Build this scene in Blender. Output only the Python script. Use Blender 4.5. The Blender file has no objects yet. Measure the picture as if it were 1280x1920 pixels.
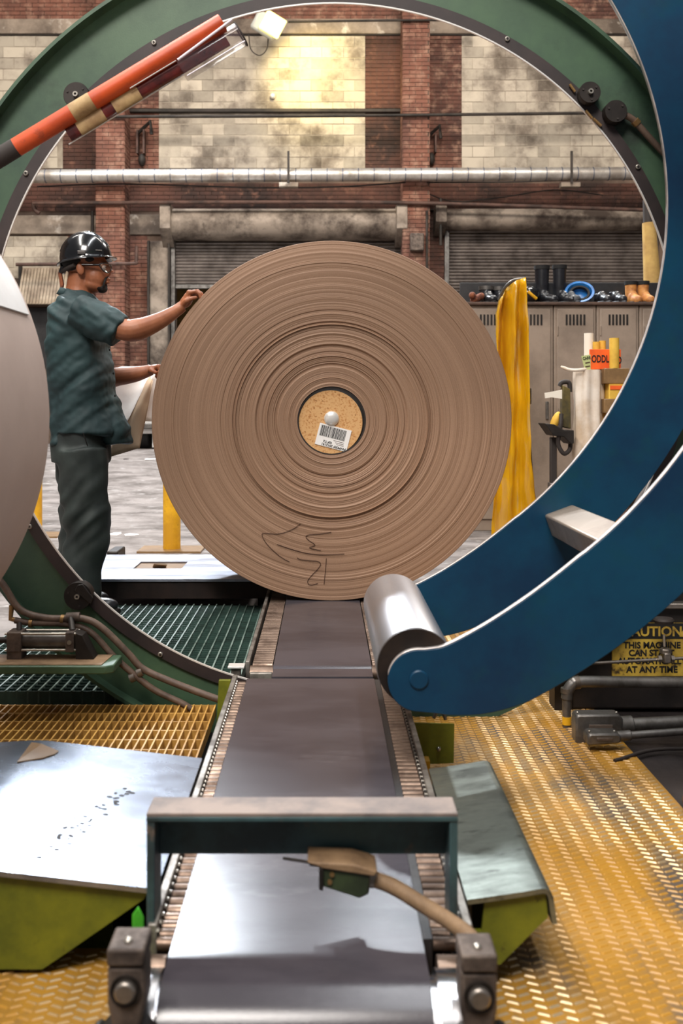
import bpy, bmesh, math, random
from mathutils import Vector, Matrix, Euler, noise

random.seed(7)
R = math.radians
sc = bpy.context.scene
col = sc.collection

# ------------------------------------------------------------------ camera
# metres; floor z = 0; camera level, 1.05 m up, looking along +Y
F, CX, CY, CAMH = 1900.0, 607.0, 764.0, 1.05
cam_d = bpy.data.cameras.new('camera')
cam = bpy.data.objects.new('camera', cam_d)
col.objects.link(cam)
cam.location = (0, 0, CAMH)
cam.rotation_euler = (R(90), 0, 0)
cam_d.sensor_fit = 'VERTICAL'
cam_d.sensor_height = 36.0
cam_d.sensor_width = 24.0
cam_d.lens = F / 1920 * 36.0
cam_d.shift_x = (640 - CX) / 1920
cam_d.shift_y = (CY - 960) / 1920
cam_d.clip_start = 0.05
cam_d.dof.use_dof = True
cam_d.dof.focus_distance = 4.72
cam_d.dof.aperture_fstop = 4.5
sc.camera = cam

# ------------------------------------------------------------------ light
sc.view_settings.view_transform = 'Standard'
sc.view_settings.look = 'None'
sc.view_settings.gamma = 1.0
sc.view_settings.use_curve_mapping = False
sc.view_settings.exposure = 0.12

world = bpy.data.worlds.new('world')
sc.world = world
world.use_nodes = True
bg = world.node_tree.nodes['Background']
bg.inputs[0].default_value = (0.85, 0.86, 0.9, 1)
bg.inputs[1].default_value = 0.17

def area(name, loc, target, size, power, color=(1, 1, 1), size_y=None):
    l = bpy.data.lights.new(name, 'AREA')
    l.energy = power
    l.color = color
    l.size = size
    if size_y:
        l.shape = 'RECTANGLE'
        l.size_y = size_y
    o = bpy.data.objects.new(name, l)
    col.objects.link(o)
    o.location = loc
    d = Vector(target) - Vector(loc)
    o.rotation_euler = d.to_track_quat('-Z', 'Y').to_euler()
    return o

# high-bay lamps of the hall, hung out of view
area('high_bay_light', (-3.3, 16.6, 9.6), (-1.5, 2.5, 0.2), 0.9, 1500, (0.86, 0.93, 1.0))
area('high_bay_light', (-2.0, 15.5, 9.4), (-0.5, 2.0, 0.2), 0.45, 230, (0.84, 0.92, 1.0))
area('high_bay_light', (1.05, 15.5, 9.4), (0.2, 2.0, 0.2), 0.3, 150, (0.86, 0.93, 1.0))
area('high_bay_light', (5.5, 12.5, 9.6), (1.0, 2.5, 0.2), 1.2, 420, (1.0, 0.95, 0.88))
# two long unseen lights, added to draw streaks on the steel roller
area('streak_light', (-3.4, 3.5, 8.8), (-3.4, 3.5, 0.0), 0.5, 760, (1.0, 0.96, 0.9), 9.0)
area('streak_light', (0.9, 3.0, 9.0), (0.9, 3.0, 0.0), 0.4, 330, (0.94, 0.97, 1.0), 9.0)
area('fill_light', (2.5, 10.0, 10.4), (1.5, 19.0, 3.6), 4.0, 900, (1.0, 0.93, 0.84), 2.0)  # added fill, unseen, washes the far wall
area('fill_light', (-5.5, 10.0, 10.4), (-3.8, 19.0, 3.4), 4.0, 680, (1.0, 0.94, 0.86), 2.0)  # added fill for the left part of the far wall
area('fill_light', (-1.5, -3.5, 8.5), (0.0, 4.7, 1.0), 3.0, 950, (1.0, 0.94, 0.88), 3.0)  # added camera-side fill, aimed at the roll face

# ------------------------------------------------------------------ helpers
def W(u, v, Y):
    """point that is seen at picture position (u, v) at distance Y"""
    return Vector(((u - CX) / F * Y, Y, CAMH - (v - CY) / F * Y))

def srgb(r, g, b):
    def f(c):
        c /= 255.0
        return c / 12.92 if c <= 0.04045 else ((c + 0.055) / 1.055) ** 2.4
    return (f(r), f(g), f(b), 1.0)

class MB:
    def __init__(self):
        self.v = []
        self.f = []
    def add(self, vs, fs):
        o = len(self.v)
        self.v += [tuple(p) for p in vs]
        self.f += [tuple(i + o for i in q) for q in fs]
        return self
    def box(self, c, s, rot=None):
        hx, hy, hz = s[0] / 2, s[1] / 2, s[2] / 2
        vs = [Vector((x, y, z)) for x in (-hx, hx) for y in (-hy, hy) for z in (-hz, hz)]
        if rot is not None:
            m = rot if isinstance(rot, Matrix) else Euler(rot).to_matrix()
            vs = [m @ p for p in vs]
        c = Vector(c)
        return self.add([p + c for p in vs], [(0, 1, 3, 2), (4, 6, 7, 5), (0, 4, 5, 1), (2, 3, 7, 6), (0, 2, 6, 4), (1, 5, 7, 3)])
    def b2(self, a, b):
        """box between two corners"""
        return self.box([(a[i] + b[i]) / 2 for i in range(3)], [abs(b[i] - a[i]) for i in range(3)])
    def tube(self, pts, rad, n=12, caps=True, squash=None):
        pts = [Vector(p) for p in pts]
        if not isinstance(rad, (list, tuple)):
            rad = [rad] * len(pts)
        vs, fs = [], []
        prev = None
        for i, p in enumerate(pts):
            d = (pts[min(i + 1, len(pts) - 1)] - pts[max(i - 1, 0)]).normalized()
            if prev is None:
                a = d.orthogonal().normalized()
                if abs(d.z) < 0.9:
                    a = Vector((0, 0, 1)).cross(d).normalized()
            else:
                a = (prev - d * prev.dot(d)).normalized()
            prev = a
            b = d.cross(a)
            for k in range(n):
                t = 2 * math.pi * k / n
                vs.append(p + (a * math.cos(t) + b * math.sin(t)) * rad[i])
        for i in range(len(pts) - 1):
            for k in range(n):
                k2 = (k + 1) % n
                fs.append((i * n + k, i * n + k2, (i + 1) * n + k2, (i + 1) * n + k))
        if caps:
            fs.append(tuple(reversed(range(n))))
            fs.append(tuple(range((len(pts) - 1) * n, len(pts) * n)))
        return self.add(vs, fs)
    def cyl(self, a, b, r, r2=None, n=20):
        return self.tube([a, b], [r, r if r2 is None else r2], n)
    def prism(self, poly, y0, y1):
        """polygon of (x, z) extruded from y0 to y1"""
        n = len(poly)
        vs = [(x, y0, z) for x, z in poly] + [(x, y1, z) for x, z in poly]
        fs = [tuple(range(n)), tuple(reversed(range(n, 2 * n)))]
        fs += [(i, i + n, (i + 1) % n + n, (i + 1) % n) for i in range(n)]
        return self.add(vs, fs)
    def prism_x(self, poly, x0, x1):
        """polygon of (y, z) extruded from x0 to x1"""
        n = len(poly)
        vs = [(x0, y, z) for y, z in poly] + [(x1, y, z) for y, z in poly]
        fs = [tuple(reversed(range(n))), tuple(range(n, 2 * n))]
        fs += [(i, (i + 1) % n, (i + 1) % n + n, i + n) for i in range(n)]
        return self.add(vs, fs)
    def prism_z(self, poly, z0, z1):
        n = len(poly)
        vs = [(x, y, z0) for x, y in poly] + [(x, y, z1) for x, y in poly]
        fs = [tuple(reversed(range(n))), tuple(range(n, 2 * n))]
        fs += [(i, (i + 1) % n, (i + 1) % n + n, i + n) for i in range(n)]
        return self.add(vs, fs)
    def strip(self, poly, y0, y1):
        """only the side walls of an open line of (x, z)"""
        n = len(poly)
        vs = [(x, y0, z) for x, z in poly] + [(x, y1, z) for x, z in poly]
        return self.add(vs, [(i, i + 1, i + 1 + n, i + n) for i in range(n - 1)])
    def lathe_y(self, prof, cx, cz, n=96, close=True, a0=0.0, a1=2 * math.pi):
        """profile of (r, y) turned about an axis along Y"""
        full = abs(a1 - a0 - 2 * math.pi) < 1e-6
        m = len(prof)
        cnt = n if full else n + 1
        vs = []
        for k in range(cnt):
            t = a0 + (a1 - a0) * k / n
            c, s = math.cos(t), math.sin(t)
            vs += [(cx + r * c, y, cz + r * s) for r, y in prof]
        fs = []
        for k in range(n):
            k2 = (k + 1) % cnt
            for i in range(m if close else m - 1):
                j = (i + 1) % m
                fs.append((k * m + i, k * m + j, k2 * m + j, k2 * m + i))
        return self.add(vs, fs)
    def lathe_z(self, prof, c, n=32, close=False):
        m = len(prof)
        vs = []
        for k in range(n):
            t = 2 * math.pi * k / n
            vs += [(c[0] + r * math.cos(t), c[1] + r * math.sin(t), c[2] + z) for r, z in prof]
        fs = []
        for k in range(n):
            k2 = (k + 1) % n
            for i in range(m if close else m - 1):
                j = (i + 1) % m
                fs.append((k * m + i, k2 * m + i, k2 * m + j, k * m + j))
        return self.add(vs, fs)
    def ell(self, c, r, n=20, m=12, rot=None):
        vs, fs = [], []
        mt = None if rot is None else Euler(rot).to_matrix()
        for i in range(m + 1):
            ph = math.pi * i / m
            for k in range(n):
                t = 2 * math.pi * k / n
                p = Vector((r[0] * math.sin(ph) * math.cos(t), r[1] * math.sin(ph) * math.sin(t), r[2] * math.cos(ph)))
                if mt:
                    p = mt @ p
                vs.append(p + Vector(c))
        for i in range(m):
            for k in range(n):
                k2 = (k + 1) % n
                fs.append((i * n + k, (i + 1) * n + k, (i + 1) * n + k2, i * n + k2))
        return self.add(vs, fs)
    def mesh(self, name):
        me = bpy.data.meshes.new(name)
        me.from_pydata(self.v, [], self.f)
        me.validate()
        bm = bmesh.new()
        bm.from_mesh(me)
        bmesh.ops.remove_doubles(bm, verts=bm.verts, dist=1e-6)
        bmesh.ops.recalc_face_normals(bm, faces=bm.faces)
        bm.to_mesh(me)
        bm.free()
        return me
    def build(self, name, mat, parent=None, smooth=None, bevel=0, seg=2):
        o = link(name, self.mesh(name), mat, parent)
        if bevel:
            b = o.modifiers.new('bevel', 'BEVEL')
            b.width = bevel
            b.segments = seg
            b.limit_method = 'ANGLE'
            b.angle_limit = R(40)
        if smooth or bevel:
            shade(o, smooth or 40)
        return o

def shade(o, ang):
    me = o.data
    me.polygons.foreach_set('use_smooth', [True] * len(me.polygons))
    try:
        me.set_sharp_from_angle(angle=R(ang))
    except Exception:
        pass

def link(name, me, mat, parent=None):
    o = bpy.data.objects.new(name, me)
    col.objects.link(o)
    if mat is not None and not me.materials:
        me.materials.append(mat)
    if parent is not None:
        o.parent = parent
        o.matrix_parent_inverse = parent.matrix_world.inverted() if False else Matrix.Translation(-parent.location)
    return o

def tag(o, label=None, cat=None, group=None, kind=None):
    if label: o['label'] = label
    if cat: o['category'] = cat
    if group: o['group'] = group
    if kind: o['kind'] = kind
    return o

def thing(name, label, cat, loc=(0, 0, 0), group=None):
    o = bpy.data.objects.new(name, None)
    o.empty_display_size = 0.1
    col.objects.link(o)
    o.location = loc
    return tag(o, label, cat, group)

def struct(o):
    o['kind'] = 'structure'
    return o

def stuff(o):
    o['kind'] = 'stuff'
    return o

def copies(name, me, mat, parent, locs, rots=None):
    out = []
    for i, p in enumerate(locs):
        o = link(name, me, mat, parent)
        o.location = p
        if rots:
            o.rotation_euler = rots[i]
        out.append(o)
    return out

def smooth_path(pts, k=6):
    """Catmull-Rom through the points"""
    pts = [Vector(p) for p in pts]
    P = [pts[0] * 2 - pts[1]] + pts + [pts[-1] * 2 - pts[-2]]
    out = []
    for i in range(1, len(P) - 2):
        a, b, c, d = P[i - 1], P[i], P[i + 1], P[i + 2]
        for j in range(k):
            t = j / k
            out.append(0.5 * ((2 * b) + (c - a) * t + (2 * a - 5 * b + 4 * c - d) * t * t + (3 * b - a - 3 * c + d) * t ** 3))
    out.append(pts[-1])
    return out

def evaluated(o):
    dg = bpy.context.evaluated_depsgraph_get()
    dg.update()
    return bpy.data.meshes.new_from_object(o.evaluated_get(dg), depsgraph=dg)

def organic(mb, voxel, smooth_it=8, fac=0.5):
    """many closed shapes grown into one continuous skin"""
    me = bpy.data.meshes.new('skin_source')
    me.from_pydata(mb.v, [], mb.f)
    o = bpy.data.objects.new('skin_source', me)
    col.objects.link(o)
    r = o.modifiers.new('r', 'REMESH')
    r.mode = 'VOXEL'
    r.voxel_size = voxel
    s = o.modifiers.new('s', 'SMOOTH')
    s.iterations = smooth_it
    s.factor = fac
    out = evaluated(o)
    bpy.data.objects.remove(o)
    bpy.data.meshes.remove(me)
    out.polygons.foreach_set('use_smooth', [True] * len(out.polygons))
    return out

def text_mesh(txt, size, extrude=0.0008, bold=0.0):
    cu = bpy.data.curves.new('lettering', 'FONT')
    cu.body = txt
    cu.size = size
    cu.extrude = extrude
    cu.offset = bold
    cu.align_x = 'CENTER'
    cu.align_y = 'CENTER'
    cu.resolution_u = 3
    o = bpy.data.objects.new('lettering', cu)
    col.objects.link(o)
    me = evaluated(o)
    bpy.data.objects.remove(o)
    bpy.data.curves.remove(cu)
    return me

# ------------------------------------------------------------------ materials
MATS = {}
def M(name, c1, c2=None, scale=4.0, rough=0.6, rough2=None, metal=0.0, bump=0.0, bscale=80.0, lo=0.4, hi=0.62,
      c3=None, scale3=20.0, lo3=0.55, hi3=0.7, stretch=(1, 1, 1), rnd=0.0, spec=0.5, coat=0.0, metal2=None, detail=8.0):
    m = bpy.data.materials.new(name)
    m.use_nodes = True
    nt = m.node_tree
    N, L = nt.nodes, nt.links
    b = N['Principled BSDF']
    b.inputs['Roughness'].default_value = rough
    b.inputs['Metallic'].default_value = metal
    b.inputs['Specular IOR Level'].default_value = spec
    b.inputs['Coat Weight'].default_value = coat
    b.inputs['Base Color'].default_value = c1
    geo = N.new('ShaderNodeNewGeometry')
    mp = N.new('ShaderNodeMapping')
    mp.inputs['Scale'].default_value = stretch
    L.new(geo.outputs['Position'], mp.inputs['Vector'])
    out = None
    def nz(s, d=detail):
        n = N.new('ShaderNodeTexNoise')
        n.inputs['Scale'].default_value = s
        n.inputs['Detail'].default_value = d
        n.inputs['Roughness'].default_value = 0.65
        L.new(mp.outputs[0], n.inputs['Vector'])
        return n
    def ramp(n, a, c):
        r = N.new('ShaderNodeMapRange')
        r.inputs['From Min'].default_value = a
        r.inputs['From Max'].default_value = c
        L.new(n.outputs['Fac'], r.inputs['Value'])
        return r
    def mix(fac, a, bb):
        x = N.new('ShaderNodeMix')
        x.data_type = 'RGBA'
        L.new(fac, x.inputs[0])
        for s, val in ((x.inputs[6], a), (x.inputs[7], bb)):
            if isinstance(val, tuple):
                s.default_value = val
            else:
                L.new(val, s)
        return x.outputs[2]
    if c2:
        r1 = ramp(nz(scale), lo, hi)
        out = mix(r1.outputs[0], c1, c2)
        if rough2 is not None:
            rr = N.new('ShaderNodeMapRange')
            rr.inputs['To Min'].default_value = rough
            rr.inputs['To Max'].default_value = rough2
            L.new(r1.outputs[0], rr.inputs['Value'])
            L.new(rr.outputs[0], b.inputs['Roughness'])
        if metal2 is not None:
            rr = N.new('ShaderNodeMapRange')
            rr.inputs['To Min'].default_value = metal
            rr.inputs['To Max'].default_value = metal2
            L.new(r1.outputs[0], rr.inputs['Value'])
            L.new(rr.outputs[0], b.inputs['Metallic'])
    if c3:
        r3 = ramp(nz(scale3), lo3, hi3)
        out = mix(r3.outputs[0], out if out is not None else c1, c3)
    if rnd:
        oi = N.new('ShaderNodeObjectInfo')
        hs = N.new('ShaderNodeHueSaturation')
        rr = N.new('ShaderNodeMapRange')
        rr.inputs['To Min'].default_value = 1 - rnd
        rr.inputs['To Max'].default_value = 1 + rnd
        L.new(oi.outputs['Random'], rr.inputs['Value'])
        L.new(rr.outputs[0], hs.inputs['Value'])
        if out is not None:
            L.new(out, hs.inputs['Color'])
        else:
            hs.inputs['Color'].default_value = c1
        out = hs.outputs[0]
    if out is not None:
        L.new(out, b.inputs['Base Color'])
    if bump:
        n = nz(bscale, 4.0)
        bp = N.new('ShaderNodeBump')
        bp.inputs['Strength'].default_value = bump
        bp.inputs['Distance'].default_value = 0.004
        L.new(n.outputs['Fac'], bp.inputs['Height'])
        L.new(bp.outputs[0], b.inputs['Normal'])
    MATS[name] = m
    return m

M('concrete_floor', srgb(138, 130, 126), srgb(92, 85, 81), 2.6, 0.75, 0.9, bump=0.3, bscale=30, c3=srgb(172, 167, 164), scale3=9, lo3=0.56, hi3=0.72, stretch=(0.7, 1.0, 1), spec=0.25, detail=12)
M('pit', srgb(40, 36, 32), srgb(20, 18, 16), 3, 0.9)
M('dark_plate', srgb(74, 66, 64), srgb(45, 40, 40), 4, 0.45, 0.7, metal=0.6, bump=0.2)
M('mortar', srgb(112, 92, 78), srgb(62, 48, 40), 0.9, 0.9, bump=0.4, bscale=25)
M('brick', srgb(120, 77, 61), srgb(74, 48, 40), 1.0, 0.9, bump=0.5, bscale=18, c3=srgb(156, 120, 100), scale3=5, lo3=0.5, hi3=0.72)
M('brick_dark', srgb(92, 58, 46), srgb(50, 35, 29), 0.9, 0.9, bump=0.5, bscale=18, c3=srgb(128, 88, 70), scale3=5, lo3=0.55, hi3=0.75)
M('block', srgb(180, 168, 150), srgb(144, 132, 118), 1.3, 0.9, bump=0.5, bscale=20, c3=srgb(88, 76, 64), scale3=1.3, lo3=0.5, hi3=0.7, rnd=0.24, detail=12)
M('concrete_band', srgb(148, 132, 116), srgb(84, 72, 62), 1.0, 0.9, bump=0.5, bscale=12, c3=srgb(196, 184, 170), scale3=2.2, lo3=0.58, hi3=0.7)
M('duct', srgb(214, 208, 200), srgb(150, 140, 130), 2.0, 0.35, 0.55, metal=0.75)
M('duct_band', srgb(90, 96, 112), None, rough=0.5, metal=0.7)
M('rusty_pipe', srgb(96, 70, 60), srgb(58, 44, 38), 3, 0.7, metal=0.3)
M('dark_pipe', srgb(60, 52, 46), srgb(36, 32, 28), 3, 0.65, metal=0.4)
M('hood', srgb(150, 136, 122), srgb(70, 58, 50), 1.6, 0.6, 0.8, metal=0.35, bump=0.4, bscale=8, c3=srgb(50, 40, 34), scale3=3, lo3=0.56, hi3=0.72)
M('shutter', srgb(116, 106, 100), srgb(74, 66, 62), 2, 0.5, metal=0.5)
M('bay_wall', srgb(150, 118, 60), srgb(70, 55, 30), 2, 0.8)
M('corrugated', srgb(170, 152, 130), srgb(120, 102, 84), 3, 0.6)
M('locker', srgb(150, 132, 116), srgb(128, 112, 98), 3, 0.5, bump=0.1)
M('black_board', srgb(24, 22, 24), srgb(40, 38, 38), 5, 0.5)
M('black_rubber', srgb(22, 22, 26), srgb(38, 38, 42), 8, 0.32)
M('black_plastic', srgb(14, 14, 16), None, rough=0.18, spec=0.6, coat=0.4)
M('grey_shoe', srgb(80, 82, 86), srgb(40, 42, 46), 30, 0.6)
M('tan_leather', srgb(200, 138, 72), srgb(160, 100, 52), 20, 0.6)
M('blue_plastic', srgb(40, 120, 190), srgb(25, 80, 140), 10, 0.3)
M('brown_cloth', srgb(140, 80, 50), srgb(80, 45, 35), 25, 0.9)
M('yellow_vinyl', srgb(238, 184, 24), srgb(210, 148, 12), 3, 0.12, coat=0.8, c3=srgb(226, 192, 130), scale3=2.6, lo3=0.54, hi3=0.66, stretch=(7, 1, 0.5))
M('wood_lid', srgb(88, 66, 54), srgb(58, 44, 36), 6, 0.8)
M('white_wrap', srgb(226, 214, 200), srgb(196, 172, 146), 3, 0.35, bump=0.3, bscale=10)
M('cardboard', srgb(196, 160, 92), srgb(170, 134, 76), 6, 0.8)
M('brown_tape', srgb(140, 108, 70), srgb(120, 92, 60), 10, 0.35)
M('yellow_card', srgb(226, 182, 70), srgb(206, 160, 56), 8, 0.7)
M('white_card', srgb(232, 222, 206), None, rough=0.7)
M('orange_card', srgb(240, 100, 26), srgb(226, 84, 20), 8, 0.6)
M('green_tag', srgb(186, 192, 130), None, rough=0.7)
M('ink', srgb(16, 14, 14), None, rough=0.8)
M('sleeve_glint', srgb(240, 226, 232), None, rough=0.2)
M('pen_ink', srgb(72, 44, 30), None, rough=0.8)
M('yellow_paint', srgb(232, 176, 32), srgb(204, 148, 24), 6, 0.45, c3=srgb(110, 76, 24), scale3=14, lo3=0.64, hi3=0.74)
M('paper_roll_side', srgb(212, 190, 178), srgb(202, 180, 168), 2, 0.7, bump=0.06)
M('steel_plate', srgb(160, 168, 182), srgb(104, 108, 118), 3.5, 0.2, 0.34, metal=0.85, bump=0.05, bscale=160, stretch=(1, 1.4, 1), c3=srgb(84, 84, 92), scale3=9, lo3=0.62, hi3=0.78)
M('steel_plate_green', srgb(142, 148, 138), srgb(98, 102, 96), 6, 0.3, 0.48, metal=0.8, bump=0.12, bscale=120, c3=srgb(56, 56, 52), scale3=16, lo3=0.58, hi3=0.72, stretch=(1, 2.8, 1))
M('table_steel', srgb(170, 176, 192), srgb(120, 120, 128), 4, 0.42, 0.6, metal=0.6, c3=srgb(100, 98, 104), scale3=10, lo3=0.62, hi3=0.75, stretch=(0.5, 1.5, 1))
M('dark_rust', srgb(44, 30, 24), srgb(24, 18, 16), 6, 0.8)
M('chrome', srgb(214, 214, 218), srgb(188, 188, 192), 6, 0.2, 0.3, metal=1.0, stretch=(1, 0.1, 1))
M('roller_core', srgb(30, 22, 18), srgb(52, 38, 28), 10, 0.5, metal=0.3)
M('steel', srgb(150, 142, 134), srgb(96, 88, 80), 8, 0.35, 0.55, metal=0.85)
M('small_roller', srgb(134, 114, 100), srgb(82, 66, 56), 12, 0.34, 0.5, metal=0.8)
M('cast_iron', srgb(104, 90, 80), srgb(64, 54, 48), 14, 0.6, 0.75, metal=0.4, bump=0.3, bscale=60)
M('galvanised', srgb(124, 120, 116), srgb(84, 80, 76), 10, 0.36, 0.5, metal=0.75)
M('rail', srgb(150, 144, 136), srgb(92, 84, 78), 14, 0.45, 0.6, metal=0.6, bump=0.2)
M('belt', srgb(72, 68, 73), srgb(56, 52, 57), 2.2, 0.21, bump=0.06, bscale=220, spec=0.5, c3=srgb(94, 89, 93), scale3=5, lo3=0.6, hi3=0.8, stretch=(0.7, 1.8, 1))
M('olive', srgb(116, 118, 24), srgb(84, 90, 20), 6, 0.5, c3=srgb(54, 52, 16), scale3=22, lo3=0.64, hi3=0.72)
M('teal_paint', srgb(58, 84, 86), srgb(40, 54, 56), 6, 0.5, c3=srgb(96, 84, 74), scale3=18, lo3=0.6, hi3=0.7)
M('dusty_teal', srgb(138, 122, 112), srgb(104, 94, 90), 8, 0.7, bump=0.3)
M('bright_green', srgb(70, 170, 40), srgb(50, 130, 30), 10, 0.4)
M('conduit', srgb(140, 112, 82), srgb(108, 84, 60), 16, 0.7, bump=0.3)
M('sensor_green', srgb(54, 66, 40), srgb(36, 44, 28), 14, 0.5)
M('ring_green', srgb(72, 98, 72), srgb(48, 72, 56), 1.6, 0.42, 0.55, bump=0.06, bscale=200, c3=srgb(36, 48, 38), scale3=2.6, lo3=0.55, hi3=0.72)
M('ring_liner', srgb(52, 40, 38), srgb(36, 28, 27), 5, 0.55)
M('pale_steel', srgb(236, 232, 226), None, rough=0.3, metal=0.4)  # also paints the ring's lit inner edge and the pole's edge glints
M('bolt', srgb(176, 170, 160), None, rough=0.35, metal=0.8)
M('dark_metal', srgb(50, 44, 40), srgb(34, 30, 28), 8, 0.5, metal=0.5)
M('blue_paint', srgb(12, 62, 88), srgb(6, 44, 72), 2.2, 0.36, 0.46, bump=0.03, bscale=250, spec=0.32, c3=srgb(12, 64, 70), scale3=3.0, lo3=0.54, hi3=0.78)
M('lit_edge', srgb(206, 196, 190), srgb(160, 152, 150), 10, 0.4, metal=0.5)  # pale tone paints the light caught by the arms' inner edges
M('orange_tube', srgb(196, 74, 22), srgb(166, 58, 18), 5, 0.45, bump=0.1, c3=srgb(110, 44, 22), scale3=14, lo3=0.62, hi3=0.75)
M('maroon', srgb(96, 30, 24), srgb(60, 20, 18), 12, 0.25, coat=0.5)
M('masking_tape', srgb(170, 140, 94), srgb(136, 104, 66), 14, 0.6)
M('soot', srgb(44, 36, 32), None, rough=0.7)
M('hose', srgb(104, 84, 70), srgb(74, 58, 48), 18, 0.55)
M('brass', srgb(150, 118, 76), None, rough=0.45, metal=0.7)
M('green_grating', srgb(52, 78, 70), srgb(34, 52, 46), 8, 0.5)
M('yellow_grating', srgb(206, 160, 80), srgb(164, 120, 56), 6, 0.55, c3=srgb(104, 78, 44), scale3=12, lo3=0.62, hi3=0.76)
M('tread_yellow', srgb(172, 124, 38), srgb(126, 92, 36), 1.6, 0.5, 0.62, c3=srgb(88, 78, 68), scale3=2.1, lo3=0.5, hi3=0.62, stretch=(2.2, 0.7, 1))
M('tread_lug', srgb(176, 128, 46), srgb(190, 168, 132), 2.2, 0.4, 0.34, metal=0.0, metal2=0.5, lo=0.46, hi=0.6, stretch=(1.8, 0.8, 1))
M('machine_black', srgb(22, 18, 17), srgb(38, 30, 26), 5, 0.55, bump=0.2)
M('sign_yellow', srgb(196, 164, 62), srgb(150, 120, 44), 12, 0.7, c3=srgb(60, 46, 24), scale3=24, lo3=0.56, hi3=0.66)
M('brown_beam', srgb(104, 58, 24), srgb(44, 28, 18), 7, 0.55)
M('wood', srgb(120, 84, 48), srgb(82, 56, 32), 8, 0.8)
M('beige_paint', srgb(190, 166, 142), srgb(160, 138, 116), 6, 0.6)
M('skin', srgb(158, 98, 66), srgb(136, 80, 52), 9, 0.5, bump=0.12, bscale=160)
M('hair', srgb(20, 16, 14), None, rough=0.8)
M('shirt', srgb(35, 59, 61), srgb(25, 45, 48), 5, 0.7, bump=0.1, bscale=300)
M('trousers', srgb(50, 58, 55), srgb(36, 43, 42), 6, 0.65, bump=0.1, bscale=300)
M('eye_white', srgb(220, 210, 200), None, rough=0.3)
M('white_paper', srgb(248, 246, 244), srgb(238, 232, 228), 5, 0.7)
M('tan_paper', srgb(196, 172, 146), None, rough=0.7)
M('white_truck', srgb(226, 224, 220), srgb(200, 198, 196), 3, 0.3)
M('tyre', srgb(26, 24, 24), None, rough=0.8)
M('mortar_light', srgb(176, 164, 146), srgb(120, 106, 92), 1.2, 0.95, bump=0.4, bscale=25)
M('grating_bar', srgb(128, 146, 138), srgb(70, 92, 84), 9, 0.45, c3=srgb(40, 54, 48), scale3=16, lo3=0.58, hi3=0.75)
M('tan_steel', srgb(186, 170, 154), srgb(150, 134, 120), 6, 0.34, 0.5, metal=0.7)
M('dark_olive', srgb(96, 82, 34), srgb(60, 52, 26), 10, 0.6)
M('turned_steel', srgb(226, 226, 230), srgb(198, 198, 204), 6, 0.36, 0.42, metal=1.0, stretch=(1, 0.1, 1))
M('dark_band', srgb(74, 58, 50), srgb(44, 36, 32), 0.8, 0.95, bump=0.4, bscale=20)  # dark tone chosen to dim the upper wall's reflection in the belt
M('label_white', srgb(244, 240, 236), None, rough=0.6)
M('lamp_house', srgb(190, 190, 180), None, rough=0.4)

def glass(name, color, rough=0.05, alpha=None, ior=1.3):
    m = bpy.data.materials.new(name)
    m.use_nodes = True
    b = m.node_tree.nodes['Principled BSDF']
    b.inputs['Base Color'].default_value = color
    b.inputs['Roughness'].default_value = rough
    b.inputs['IOR'].default_value = ior
    b.inputs['Transmission Weight'].default_value = 1.0
    if alpha is not None:
        b.inputs['Alpha'].default_value = alpha
    MATS[name] = m
glass('lens', (0.9, 0.9, 0.9, 1), 0.03, 0.4, 1.2)
M('clear_plastic', srgb(120, 100, 104), None, rough=0.06, spec=0.8)
MATS['clear_plastic'].node_tree.nodes['Principled BSDF'].inputs['Alpha'].default_value = 0.22
# vinyl curtain lets light through
b = MATS['yellow_vinyl'].node_tree.nodes['Principled BSDF']
b.inputs['Transmission Weight'].default_value = 0.35
b.inputs['IOR'].default_value = 1.15
b.inputs['Alpha'].default_value = 0.88

def emission(name, color, strength):
    m = bpy.data.materials.new(name)
    m.use_nodes = True
    b = m.node_tree.nodes['Principled BSDF']
    b.inputs['Base Color'].default_value = color
    b.inputs['Emission Color'].default_value = color
    b.inputs['Emission Strength'].default_value = strength
    MATS[name] = m
emission('lamp_glow', (1.0, 0.84, 0.22, 1), 3.0)

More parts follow.
